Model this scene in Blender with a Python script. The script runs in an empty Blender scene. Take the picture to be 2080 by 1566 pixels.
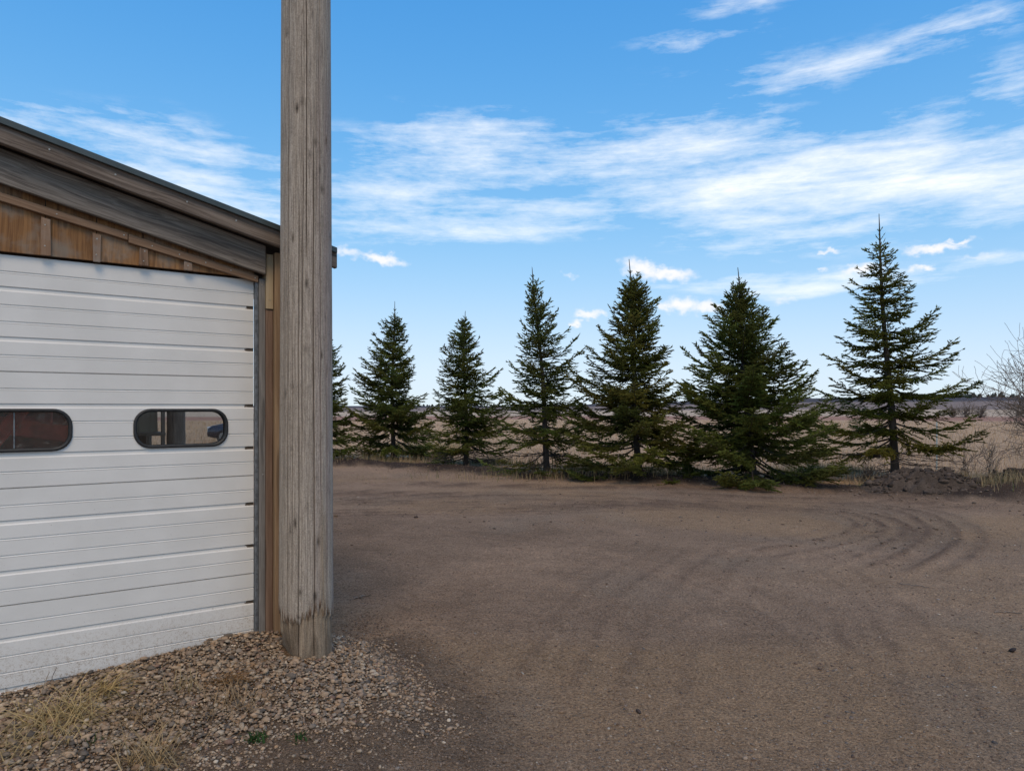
import bpy, bmesh, math, random
import numpy as np
from mathutils import Vector, Matrix

# ------------------------------------------------------------------ camera / sky / sun
sc = bpy.context.scene
COL = sc.collection
R = math.radians
F = 1450.0; PX0 = 1040.0; HY = 830.0; EYE = 1.61       # lens in photo pixels, horizon row, eye height

cam = bpy.data.cameras.new('camera'); camo = bpy.data.objects.new('camera', cam); COL.objects.link(camo)
camo.location = (0, 0, EYE); camo.rotation_euler = (R(90), 0, 0)
cam.sensor_width = 36.0; cam.lens = 36.0 * F / 2080.0
cam.shift_y = (HY - 783.0) / 2080.0
cam.clip_start = 0.05; cam.clip_end = 6000
sc.camera = camo
sc.render.resolution_x = 1024; sc.render.resolution_y = 770

SUN_AZ = R(172); SUN_EL = R(54.0)
sun = bpy.data.lights.new('sun', 'SUN'); suno = bpy.data.objects.new('sun', sun); COL.objects.link(suno)
sun.energy = 1.5; sun.angle = R(28); sun.color = (1.0, 0.75, 0.47)
sdir = Vector((math.sin(SUN_AZ) * math.cos(SUN_EL), math.cos(SUN_AZ) * math.cos(SUN_EL), math.sin(SUN_EL)))
suno.rotation_euler = sdir.to_track_quat('Z', 'Y').to_euler()
suno.location = sdir * 60

sc.view_settings.view_transform = 'Standard'; sc.view_settings.look = 'None'
sc.view_settings.gamma = 1.0; sc.view_settings.use_curve_mapping = False
sc.view_settings.exposure = 0.32

class NT:
    """small helper for building node trees"""
    def __init__(s, tree): s.t = tree; s.n = tree.nodes; s.l = tree.links
    def node(s, typ, **kw):
        n = s.n.new(typ)
        for k, v in kw.items(): setattr(n, k, v)
        return n
    def put(s, sock, v):
        if isinstance(v, bpy.types.NodeSocket): s.l.new(v, sock)
        elif v is not None:
            try: sock.default_value = v
            except Exception: sock.default_value = (v, v, v) if not hasattr(v, '__len__') else tuple(v) + (1.0,)
    def math(s, op, a, b=None, c=None, clamp=False):
        n = s.node('ShaderNodeMath', operation=op, use_clamp=clamp)
        s.put(n.inputs[0], a); s.put(n.inputs[1], b); s.put(n.inputs[2], c)
        return n.outputs[0]
    def mix(s, f, a, b, blend='MIX'):
        n = s.node('ShaderNodeMix', data_type='RGBA', blend_type=blend)
        s.put(n.inputs[0], f); s.put(n.inputs[6], c4(a)); s.put(n.inputs[7], c4(b))
        return n.outputs[2]
    def noise(s, vec, scale, detail=4, rough=0.55, dist=0.0, lac=2.0):
        n = s.node('ShaderNodeTexNoise')
        s.put(n.inputs['Vector'], vec); n.inputs['Scale'].default_value = scale; n.inputs['Detail'].default_value = detail
        n.inputs['Roughness'].default_value = rough; n.inputs['Distortion'].default_value = dist
        n.inputs['Lacunarity'].default_value = lac
        return n.outputs['Fac']
    def mapping(s, vec, loc=(0, 0, 0), rot=(0, 0, 0), scale=(1, 1, 1), typ='POINT'):
        n = s.node('ShaderNodeMapping', vector_type=typ)
        s.put(n.inputs['Vector'], vec); n.inputs['Location'].default_value = loc
        n.inputs['Rotation'].default_value = rot; n.inputs['Scale'].default_value = scale
        return n.outputs[0]
    def rng(s, v, a, b, c=0.0, d=1.0, smooth=True):
        n = s.node('ShaderNodeMapRange', interpolation_type='SMOOTHSTEP' if smooth else 'LINEAR')
        s.put(n.inputs[0], v); n.inputs[1].default_value = a; n.inputs[2].default_value = b
        n.inputs[3].default_value = c; n.inputs[4].default_value = d
        return n.outputs[0]
    def bump(s, h, strength=0.4, dist=0.01, nrm=None):
        n = s.node('ShaderNodeBump'); n.inputs['Strength'].default_value = strength; n.inputs['Distance'].default_value = dist
        s.put(n.inputs['Height'], h)
        if nrm is not None: s.l.new(nrm, n.inputs['Normal'])
        return n.outputs[0]
def c4(c):
    if isinstance(c, bpy.types.NodeSocket): return c
    return (c[0], c[1], c[2], 1.0)

def pix_dir(px, py):
    az = math.atan((px - PX0) / F); el = math.atan((HY - py) / F * math.cos(az))
    return az, el

def build_world():
    w = bpy.data.worlds.new('World'); sc.world = w; w.use_nodes = True
    T = NT(w.node_tree); T.n.clear()
    out = T.node('ShaderNodeOutputWorld'); bg = T.node('ShaderNodeBackground'); bg.inputs[1].default_value = 0.15
    T.l.new(bg.outputs[0], out.inputs[0])
    sky = T.node('ShaderNodeTexSky', sky_type='NISHITA'); sky.sun_disc = False
    sky.sun_elevation = SUN_EL; sky.sun_rotation = SUN_AZ
    sky.altitude = 600; sky.air_density = 1.0; sky.dust_density = 0.25; sky.ozone_density = 2.4
    hs = T.node('ShaderNodeHueSaturation'); hs.inputs['Saturation'].default_value = 1.36; hs.inputs['Value'].default_value = 1.0
    hs.inputs['Hue'].default_value = 0.512
    T.l.new(sky.outputs[0], hs.inputs['Color'])
    # film-like shoulder: the pale horizon keeps its blue
    den = T.node('ShaderNodeVectorMath', operation='MULTIPLY_ADD'); T.l.new(hs.outputs[0], den.inputs[0]); den.inputs[1].default_value = (.50, .50, .50); den.inputs[2].default_value = (1, 1, 1)
    dv = T.node('ShaderNodeVectorMath', operation='DIVIDE'); T.l.new(hs.outputs[0], dv.inputs[0]); T.l.new(den.outputs[0], dv.inputs[1])
    sk = T.node('ShaderNodeVectorMath', operation='SCALE'); T.l.new(dv.outputs[0], sk.inputs[0]); sk.inputs['Scale'].default_value = 3.25
    tc = T.node('ShaderNodeTexCoord')
    sep = T.node('ShaderNodeSeparateXYZ'); T.l.new(tc.outputs['Generated'], sep.inputs[0])
    X, Y, Z = sep.outputs
    az = T.math('ARCTAN2', X, Y); el = T.math('ARCSINE', Z)
    comb = T.node('ShaderNodeCombineXYZ'); T.l.new(az, comb.inputs[0]); T.l.new(el, comb.inputs[1])
    ae = comb.outputs[0]
    # ragged warp for the outlines
    wn = T.node('ShaderNodeTexNoise'); T.l.new(T.mapping(ae, scale=(5, 12, 1)), wn.inputs['Vector'])
    wn.inputs['Scale'].default_value = 1.0; wn.inputs['Detail'].default_value = 5
    wv = T.node('ShaderNodeVectorMath', operation='MULTIPLY_ADD')
    T.l.new(wn.outputs['Color'], wv.inputs[0]); wv.inputs[1].default_value = (0.20, 0.07, 0); T.l.new(ae, wv.inputs[2])
    off = T.node('ShaderNodeVectorMath', operation='SUBTRACT'); T.l.new(wv.outputs[0], off.inputs[0]); off.inputs[1].default_value = (0.10, 0.035, 0)
    ae2 = off.outputs[0]
    # cirrus sheets: (px, py, rx, ry, tilt deg up to the right, amount)
    SHEETS = [(1760, 365, 520, 105, -3, 1.15), (1250, 310, 330, 62, 3, .88), (960, 300, 260, 58, 0, .72), (1330, 265, 200, 26, -6, .6),
              (820, 375, 330, 75, 2, .66), (940, 452, 330, 34, 2, .80), (1330, 412, 150, 18, 5, .55),
              (330, 300, 360, 55, -3, .66), (430, 395, 330, 75, 0, .70), (150, 213, 190, 16, 3, .5), (60, 245, 130, 14, 0, .5),
              (1700, 128, 330, 46, 1, .44), (1450, 98, 130, 34, 3, .40), (1540, 175, 170, 30, 3, .42), (1930, 66, 170, 34, -4, .48), (1490, 14, 110, 34, 3, .36),
              (2070, 165, 110, 60, 5, .5), (1680, 243, 80, 14, 10, .5), (1590, 570, 250, 24, -2, .75), (1960, 555, 220, 14, 3, .5), (1700, 470, 300, 22, 3, .4)]
    def field(vec, items, ksoft):
        acc = None
        for (px, py, rx, ry, tilt, amt) in items:
            a, e = pix_dir(px, py)
            m = T.mapping(vec, loc=(a, e, 0), rot=(0, 0, R(tilt)), scale=(rx / F * math.cos(a) ** 1.6, ry / F * math.cos(a), 1), typ='TEXTURE')
            ln = T.node('ShaderNodeVectorMath', operation='LENGTH'); T.l.new(m, ln.inputs[0])
            v = T.rng(ln.outputs['Value'], 1.0 + ksoft, max(0.0, 1.0 - ksoft * 1.3), 0.0, amt)
            acc = v if acc is None else T.math('MAXIMUM', acc, v)
        return acc
    bias = field(ae2, SHEETS, 0.85)
    # the rest of the sky carries cirrus like the part in view
    infr = T.math('MULTIPLY', T.rng(T.math('ABSOLUTE', az), 0.62, 0.80, 0, 1), 1.0)
    over = T.rng(el, 0.50, 0.70, 0, 1)
    outside = T.math('MAXIMUM', infr, over)
    far = T.rng(T.noise(T.mapping(tc.outputs['Generated'], scale=(1.6, 1.6, 4.0)), 1.0, 3), 0.44, 0.62, 0.0, 0.75)
    bias = T.math('MAXIMUM', bias, T.math('MULTIPLY', far, outside))
    # fibrous streaks
    st = T.noise(T.mapping(ae, rot=(0, 0, R(-4)), scale=(5.5, 42, 1)), 1.0, 10, 0.64, 0.3)
    st2 = T.noise(T.mapping(ae, loc=(3, 1, 0), rot=(0, 0, R(-12)), scale=(26, 95, 1)), 1.0, 8, 0.7, 0.2)
    big = T.noise(T.mapping(ae, loc=(9, 4, 0), scale=(6, 15, 1)), 1.0, 4, 0.5)
    nz = T.math('ADD', T.math('MULTIPLY', st, 0.9), T.math('ADD', T.math('MULTIPLY', st2, 0.45), T.math('MULTIPLY', big, 0.75)))
    d = T.math('ADD', T.math('MULTIPLY', bias, 1.0), T.math('MULTIPLY', T.math('SUBTRACT', nz, 1.05), 2.1))
    thin = T.rng(d, 0.26, 1.45, 0, 0.92, False)
    gate = T.rng(bias, 0.02, 0.40, 0, 1)
    thin = T.math('MULTIPLY', thin, gate)
    # small fair-weather puffs low above the trees
    PUFFS = [(1305, 548, 38, 17, -20, 1), (1355, 556, 48, 13, -6, 1), (1385, 620, 36, 14, 0, .95), (1435, 624, 34, 11, 0, .85), (1350, 622, 14, 10, 0, .8), (1200, 638, 28, 8, 0, .85),
             (1168, 655, 12, 6, 0, .85), (775, 526, 42, 10, -8, .95), (705, 512, 34, 9, -10, .7), (1895, 506, 52, 9, 0, .95), (1950, 491, 28, 6, 0, .8), (1748, 547, 34, 11, 0, .85), (1878, 540, 20, 7, 0, .9),
             (1682, 511, 16, 5, 0, .7), (1670, 547, 12, 5, 0, .6), (1590, 612, 24, 8, 0, .5), (1155, 558, 14, 5, 0, .5), (1990, 523, 45, 7, 0, .5)]
    pn = T.node('ShaderNodeTexNoise'); T.l.new(T.mapping(ae, scale=(70, 95, 1)), pn.inputs['Vector']); pn.inputs['Scale'].default_value = 1.0; pn.inputs['Detail'].default_value = 5
    pv = T.node('ShaderNodeVectorMath', operation='MULTIPLY_ADD'); T.l.new(pn.outputs['Color'], pv.inputs[0]); pv.inputs[1].default_value = (0.040, 0.024, 0); T.l.new(ae, pv.inputs[2])
    po = T.node('ShaderNodeVectorMath', operation='SUBTRACT'); T.l.new(pv.outputs[0], po.inputs[0]); po.inputs[1].default_value = (0.020, 0.012, 0)
    puff = T.rng(field(po.outputs[0], PUFFS, 0.95), 0.10, 1.0, 0, 0.85)
    air = T.node('ShaderNodeVectorMath', operation='MULTIPLY'); T.l.new(sk.outputs[0], air.inputs[0]); air.inputs[1].default_value = (.78, .90, 1.06)
    cl = T.mix(thin, air.outputs[0], (5.9, 6.0, 6.1))
    cl = T.mix(puff, cl, (5.9, 5.65, 5.6))
    T.l.new(cl, bg.inputs[0])
build_world()

# ------------------------------------------------------------------ helpers
def tag(o, label=None, cat=None, group=None, kind=None):
    if label: o['label'] = label
    if cat: o['category'] = cat
    if group: o['group'] = group
    if kind: o['kind'] = kind
    return o
def empty(name, loc=(0, 0, 0), rz=0.0):
    o = bpy.data.objects.new(name, None); COL.objects.link(o); o.location = loc; o.rotation_euler = (0, 0, rz)
    o.empty_display_size = 0.2
    return o
def link(name, me, mat=None, parent=None, smooth=False):
    o = bpy.data.objects.new(name, me); COL.objects.link(o)
    if mat and not me.materials: me.materials.append(mat)
    if parent: o.parent = parent
    if smooth: me.shade_smooth()
    return o
def mesh_np(name, V, Fc, col=None, extra=None):
    V = np.asarray(V, np.float32); Fc = np.asarray(Fc, np.int32); k = Fc.shape[1]
    me = bpy.data.meshes.new(name)
    me.vertices.add(len(V)); me.vertices.foreach_set('co', V.ravel())
    me.loops.add(Fc.size); me.loops.foreach_set('vertex_index', Fc.ravel())
    me.polygons.add(len(Fc)); me.polygons.foreach_set('loop_start', np.arange(0, Fc.size, k, dtype=np.int32))
    me.polygons.foreach_set('loop_total', np.full(len(Fc), k, np.int32))
    me.update(calc_edges=True)
    if col is not None:
        a = me.attributes.new('tint', 'FLOAT_COLOR', 'POINT'); c = np.ones((len(V), 4), np.float32); c[:, :3] = col
        a.data.foreach_set('color', c.ravel())
    for nm, arr in (extra or {}).items():
        a = me.attributes.new(nm, 'FLOAT', 'POINT'); a.data.foreach_set('value', np.asarray(arr, np.float32))
    return me
def from_bm(name, bm):
    me = bpy.data.meshes.new(name); bm.normal_update(); bm.to_mesh(me); bm.free(); return me
def box(name, x0, x1, y0, y1, z0, z1, mat, parent=None, bev=0.003):
    return prism(name, [(x0, z0), (x1, z0), (x1, z1), (x0, z1)], y0, y1, mat, parent, bev)
def prism(name, poly, y0, y1, mat, parent=None, bev=0.003):
    """polygon in x,z (counter-clockwise seen from -y) extruded from y0 to y1"""
    bm = bmesh.new()
    a = [bm.verts.new((x, y0, z)) for x, z in poly]; b = [bm.verts.new((x, y1, z)) for x, z in poly]
    bm.faces.new(a); bm.faces.new(b[::-1]); n = len(poly)
    for i in range(n):
        j = (i + 1) % n; bm.faces.new((a[j], a[i], b[i], b[j]))
    bmesh.ops.recalc_face_normals(bm, faces=bm.faces)
    if bev: bmesh.ops.bevel(bm, geom=list(bm.edges), offset=bev, segments=1, affect='EDGES')
    return link(name, from_bm(name, bm), mat, parent)
def tube_np(paths, sides=5):
    """list of (points (n,3), radii (n,)) -> verts, quads"""
    VV, FF = [], []; base = 0
    th = np.linspace(0, 2 * np.pi, sides, endpoint=False)
    for P, r in paths:
        P = np.asarray(P, float); r = np.asarray(r, float); n = len(P)
        t = np.gradient(P, axis=0); t /= np.linalg.norm(t, axis=1)[:, None] + 1e-9
        ref = np.where(np.abs(t[:, 2:3]) > 0.9, [[1., 0, 0]], [[0, 0, 1.]])
        a = np.cross(t, ref); a /= np.linalg.norm(a, axis=1)[:, None] + 1e-9
        b = np.cross(t, a)
        ring = P[:, None, :] + r[:, None, None] * (np.cos(th)[None, :, None] * a[:, None, :] + np.sin(th)[None, :, None] * b[:, None, :])
        VV.append(ring.reshape(-1, 3))
        i = np.arange(n - 1)[:, None] * sides; j = np.arange(sides)[None, :]; j2 = (j + 1) % sides
        q = np.stack([i + j, i + j2, i + sides + j2, i + sides + j], -1).reshape(-1, 4) + base
        FF.append(q); base += n * sides
    return np.concatenate(VV), np.concatenate(FF)

# numpy value noise
def _h(ix, iy, seed):
    n = (ix.astype(np.int64) * 374761393 + iy.astype(np.int64) * 668265263 + seed * 1442695041) & 0xFFFFFFFF
    n = ((n ^ (n >> 13)) * 1274126177) & 0xFFFFFFFF
    return ((n ^ (n >> 16)) & 0xFFFF) / 65535.0
def vnoise(x, y, seed=0):
    x = np.asarray(x, float); y = np.asarray(y, float)
    ix = np.floor(x); iy = np.floor(y); fx = x - ix; fy = y - iy
    fx = fx * fx * (3 - 2 * fx); fy = fy * fy * (3 - 2 * fy)
    a = _h(ix, iy, seed); b = _h(ix + 1, iy, seed); c = _h(ix, iy + 1, seed); d = _h(ix + 1, iy + 1, seed)
    return (a * (1 - fx) + b * fx) * (1 - fy) + (c * (1 - fx) + d * fx) * fy
def fbm(x, y, seed=0, octv=4, gain=0.5):
    s = 0; a = 1; t = 0
    for i in range(octv):
        s = s + a * vnoise(x * 2 ** i + 17.3 * i, y * 2 ** i - 9.1 * i, seed + i); t += a; a *= gain
    return s / t
def sstep(a, b, x):
    t = np.clip((x - a) / (b - a), 0, 1); return t * t * (3 - 2 * t)

# ------------------------------------------------------------------ materials
def newmat(name):
    m = bpy.data.materials.new(name); m.use_nodes = True
    T = NT(m.node_tree); b = T.n['Principled BSDF']
    return m, T, b
def plain(name, col, rough=0.6, metal=0.0, var=0.12, scale=30, bump=0.0):
    m, T, b = newmat(name); tc = T.node('ShaderNodeTexCoord')
    n = T.noise(tc.outputs['Object'], scale, 5)
    c = T.mix(T.rng(n, 0.3, 0.7), tuple(v * (1 - var) for v in col), tuple(min(1, v * (1 + var)) for v in col))
    T.put(b.inputs['Base Color'], c); b.inputs['Roughness'].default_value = rough; b.inputs['Metallic'].default_value = metal
    if bump: T.put(b.inputs['Normal'], T.bump(n, bump, 0.005))
    return m
def wood(name, dark, light, axis='z', freq=70, tilt=0.0, rough=0.85, bump=0.35, knots=0.5, silver=None, contrast=1.0):
    """weathered board: streaked grain along one axis, knots, checks, per-object variation"""
    m, T, b = newmat(name); tc = T.node('ShaderNodeTexCoord'); oi = T.node('ShaderNodeObjectInfo')
    v = T.node('ShaderNodeVectorMath', operation='ADD'); T.l.new(tc.outputs['Object'], v.inputs[0])
    sh = T.node('ShaderNodeVectorMath', operation='SCALE'); sh.inputs[0].default_value = (7.3, 3.1, 5.7); T.l.new(oi.outputs['Random'], sh.inputs['Scale'])
    T.l.new(sh.outputs[0], v.inputs[1])
    p = T.mapping(v.outputs[0], rot=(0, tilt, 0))
    # knots bend the grain
    lowf = T.node('ShaderNodeTexNoise'); T.l.new(T.mapping(p, scale=(2.2, 2.2, 7) if axis == 'x' else (7, 7, 2.2)), lowf.inputs['Vector']); lowf.inputs['Scale'].default_value = 1.0; lowf.inputs['Detail'].default_value = 2
    q = T.node('ShaderNodeVectorMath', operation='MULTIPLY_ADD'); T.l.new(lowf.outputs['Color'], q.inputs[0]); q.inputs[1].default_value = (0.05, 0.05, 0.05); T.l.new(p, q.inputs[2])
    lo = 1.6
    s = {'x': (lo, freq, freq), 'y': (freq, lo, freq), 'z': (freq, freq, lo)}[axis]
    s2 = tuple(k * 3.2 for k in s)
    g1 = T.noise(T.mapping(q.outputs[0], scale=s), 1.0, 5, 0.6, 0.4)
    g2 = T.noise(T.mapping(q.outputs[0], scale=s2), 1.0, 4, 0.65)
    wide = T.noise(T.mapping(p, scale=tuple(k * 0.12 + 0.6 for k in s)), 1.0, 3)
    g = T.math('ADD', T.math('MULTIPLY', g1, 0.55), T.math('ADD', T.math('MULTIPLY', g2, 0.25), T.math('MULTIPLY', wide, 0.35)))
    f = T.rng(g, 0.58 - 0.2 / contrast, 0.58 + 0.2 / contrast)
    c = T.mix(f, dark, light)
    if silver:
        c = T.mix(T.rng(T.noise(p, 5.0, 5, 0.6), 0.45, 0.7, 0, 0.75), c, silver)
    vo = T.node('ShaderNodeTexVoronoi'); T.l.new(T.mapping(p, scale={'x': (1.6, 5, 5), 'z': (5, 5, 1.6), 'y': (5, 1.6, 5)}[axis]), vo.inputs['Vector']); vo.inputs['Scale'].default_value = 1.5
    k = T.rng(vo.outputs['Distance'], 0.07, 0.13, knots, 0)
    c = T.mix(k, c, tuple(x * 0.35 for x in dark))
    ck = T.rng(T.noise(T.mapping(q.outputs[0], scale=tuple(x * 0.55 for x in s)), 1.0, 2, 0.4), 0.30, 0.36, 0.55, 0)
    c = T.mix(ck, c, tuple(x * 0.4 for x in dark))
    vr = T.node('ShaderNodeHueSaturation'); T.put(vr.inputs['Value'], T.rng(oi.outputs['Random'], 0, 1, 0.86, 1.14, False)); T.put(vr.inputs['Color'], c)
    T.put(b.inputs['Base Color'], vr.outputs[0]); b.inputs['Roughness'].default_value = rough
    h = T.math('SUBTRACT', g, T.math('MULTIPLY', ck, 0.6))
    T.put(b.inputs['Normal'], T.bump(h, bump, 0.004))
    return m
def tinted(name, rough=0.85, spec=0.3, var=0.2, scale=60, trans=0.0, bump=0.0):
    """colour comes from the mesh attribute (piece-to-piece variety) with fine noise over it"""
    m, T, b = newmat(name); at = T.node('ShaderNodeAttribute', attribute_name='tint'); tc = T.node('ShaderNodeTexCoord')
    n = T.noise(tc.outputs['Object'], scale, 4)
    f = T.rng(n, 0.25, 0.75, 1 - var, 1 + var, False)
    sc_ = T.node('ShaderNodeVectorMath', operation='SCALE'); T.l.new(at.outputs['Color'], sc_.inputs[0]); T.put(sc_.inputs['Scale'], f)
    T.put(b.inputs['Base Color'], sc_.outputs[0]); b.inputs['Roughness'].default_value = rough
    b.inputs['Specular IOR Level'].default_value = spec
    if bump: T.put(b.inputs['Normal'], T.bump(n, bump, 0.004))
    if trans:
        tr = T.node('ShaderNodeBsdfTranslucent'); T.put(tr.inputs[0], sc_.outputs[0])
        mx = T.node('ShaderNodeMixShader'); mx.inputs[0].default_value = trans
        T.l.new(b.outputs[0], mx.inputs[1]); T.l.new(tr.outputs[0], mx.inputs[2])
        T.l.new(mx.outputs[0], T.n['Material Output'].inputs[0])
    return m

# ------------------------------------------------------------------ terrain functions
def gp(px, py, z=0.0):
    """world point on the level z seen at photo pixel"""
    Y = (EYE - z) * F / (py - HY); return ((px - PX0) / F * Y, Y)
EDGE_PX = [(560, 930), (680, 937), (850, 945), (1000, 956), (1100, 966), (1300, 973), (1500, 981), (1650, 988), (1800, 1000), (1950, 1008), (2080, 1014)]
EDGE = np.array([gp(p[0], p[1] + 9) for p in EDGE_PX]); EX = np.concatenate([[-60], EDGE[:, 0], [14, 60]]); EY = np.concatenate([[26], EDGE[:, 1], [11.5, 9]])
def edge_y(x): return np.interp(x, EX, EY)
D0 = np.array([-1.601, 4.44]); ED = np.array([0.811, 0.585]); ND = np.array([0.585, -0.811]); ED = ED / np.linalg.norm(ED); ND = np.array([ED[1], -ED[0]])
def to_shed(x, y):
    dx = x - D0[0]; dy = y - D0[1]
    return dx * ED[0] + dy * ED[1], dx * ND[0] + dy * ND[1]      # along the door to the right, outwards
def from_shed(lx, out): return D0[0] + lx * ED[0] + out * ND[0], D0[1] + lx * ED[1] + out * ND[1]
def gravel_r(x, y):
    lx, out = to_shed(x, y)
    a = np.maximum(lx - 0.15, 0) / 0.64; o = np.maximum(out, 0) / (1.45 + 0.15 * np.sin(lx * 3))
    r = np.sqrt(a * a + o * o)
    r = np.where(out < -0.04, 9.0, r)
    return r
def gravel_h(x, y):
    lx, out = to_shed(x, y); r = gravel_r(x, y)
    H = np.interp(lx, [-4, -2.5, -1.3, -0.1, 0.3], [0.05, 0.07, 0.115, 0.215, 0.20])
    return H * np.clip(1 - r, 0, 1) ** 0.95
TRACKS = [[(560, 1050), (1000, 1036), (1300, 1030), (1560, 1032), (1700, 1042), (1765, 1062), (1740, 1085), (1620, 1112), (1450, 1140)],
          [(600, 1000), (1000, 1006), (1400, 1006), (1660, 1016), (1830, 1034), (1900, 1062), (1912, 1090), (1860, 1128), (1760, 1170)],
          [(600, 1018), (1100, 1022), (1450, 1022), (1650, 1030), (1760, 1046), (1830, 1075), (1790, 1110)],
          [(760, 980), (1100, 988), (1400, 994), (1700, 1003), (1900, 1022), (2100, 1042)],
          [(1300, 1566), (1330, 1400), (1380, 1250), (1460, 1150), (1560, 1090)],
          [(1050, 1566), (1130, 1350), (1230, 1200), (1400, 1095)],
          [(1960, 1566), (1900, 1380), (1800, 1230), (1640, 1120), (1500, 1060)],
          [(2080, 1180), (1960, 1190), (1800, 1160)],
          [(680, 1075), (1000, 1090), (1250, 1130), (1500, 1200), (1700, 1330), (1850, 1566)]]
def spline(pts, n=60):
    P = np.array([gp(*p) for p in pts]); t = np.arange(len(P)); tt = np.linspace(0, len(P) - 1, n)
    out = []
    for u in tt:
        i = min(int(u), len(P) - 2); f = u - i
        p0 = P[max(i - 1, 0)]; p1 = P[i]; p2 = P[i + 1]; p3 = P[min(i + 2, len(P) - 1)]
        out.append(0.5 * ((2 * p1) + (-p0 + p2) * f + (2 * p0 - 5 * p1 + 4 * p2 - p3) * f * f + (-p0 + 3 * p1 - 3 * p2 + p3) * f ** 3))
    return np.array(out)
TR = [spline(t) for t in TRACKS]
def track_fields(x, y):
    rut = np.zeros_like(x); loose = np.zeros_like(x)
    for k, P in enumerate(TR):
        w = 0.10 if k < 4 else 0.07; amp = 1.0 if k < 4 else 0.3
        lo = P.min(0) - 1; hi = P.max(0) + 1
        m = np.where((x > lo[0]) & (x < hi[0]) & (y > lo[1]) & (y < hi[1]))[0]
        if not len(m): continue
        xx = x[m]; yy = y[m]; dmin = np.full(len(m), 9.0); al = np.zeros(len(m)); L = 0
        for a, b in zip(P[:-1], P[1:]):
            d = b - a; l2 = d @ d + 1e-9; t = np.clip(((xx - a[0]) * d[0] + (yy - a[1]) * d[1]) / l2, 0, 1)
            sg = np.hypot(xx - a[0] - t * d[0], yy - a[1] - t * d[1]); c = sg < dmin
            dmin = np.where(c, sg, dmin); al = np.where(c, L + t * math.sqrt(l2), al); L += math.sqrt(l2)
        fade = sstep(0.25, 0.7, fbm(al * 0.35 + k * 7, al * 0 + k, 31, 3)) * 0.55 + 0.45; fade = fade * sstep(0, 1.2, al) * sstep(0, 1.2, L - al)
        fine = fbm(al * 6, dmin * 18 + k * 5, 37, 3); ws = np.clip(yy / 7.5, 1, 1.9)
        rut[m] += amp * fade * (np.exp(-(dmin / w) ** 2) + .6 * np.exp(-((dmin - .34) / .06) ** 2))
        loose[m] += amp * fade * (.3 + .9 * fine) * (np.exp(-((dmin - 0.17) / (.05 * ws)) ** 2) + .55 * np.exp(-((dmin - .46) / (.05 * ws)) ** 2))
    return np.clip(rut, 0, 1.3), np.clip(loose, 0, 1.3)
def far_h(x, y):
    r = np.hypot(x, y); az = np.arctan2(x, y)
    hr = np.interp(r, [0, 40, 100, 200, 400, 700, 900, 3000], [0, 0.0, 0.2, 1.0, 4.4, 11.2, 12.0, -30])
    hl = np.interp(r, [0, 40, 100, 300, 700, 900, 3000], [0, 0, 0.2, 1.1, 4.2, 4.6, -30])
    f = sstep(-0.05, 0.45, az); f = np.where(np.abs(az) > 1.8, 0.3, f)
    return hl * (1 - f) + hr * f
def berm(x, y):
    d = y - edge_y(x)
    return d, np.exp(-((d - 0.9) / 0.75) ** 2)
def ground_h(x, y, fine=True):
    x = np.asarray(x, float); y = np.asarray(y, float)
    d, b = berm(x, y)
    z = gravel_h(x, y) + far_h(x, y)
    z = z + b * (0.09 + 0.13 * (fbm(x * 1.1, y * 1.1, 5, 3) - 0.4))
    near = sstep(60, 20, np.hypot(x, y))
    z = z + near * (fbm(x * 0.35, y * 0.35, 8, 3) - 0.5) * 0.06 * sstep(2.5, 6, np.hypot(x, y))
    # low bank at the right edge of the yard
    z = z + 0.34 * np.exp(-((x - 10.6) / 1.5) ** 2 - ((y - 13.2) / 1.1) ** 2)
    # under the spruces the soil is rough
    rough = sstep(-0.25, 0.3, d) * sstep(5, 1.5, d)
    z = z + rough * (fbm(x * 4, y * 4, 11, 3) - 0.5) * 0.10
    if fine:
        rut, loose = track_fields(x.ravel(), y.ravel()); rut = rut.reshape(x.shape); loose = loose.reshape(x.shape)
        inside = sstep(0.5, -0.4, d)
        z = z + inside * (-0.022 * rut + 0.022 * loose * (0.35 + 1.3 * fbm(x * 9, y * 9, 14, 2)))
        z = z + near * inside * ((fbm(x * 7, y * 7, 21, 3) - 0.5) * 0.016 + (fbm(x * 28, y * 28, 23, 2) - 0.5) * 0.008)
    return z
def gz(x, y): return float(ground_h(np.array([x]), np.array([y]), True)[0])

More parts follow.
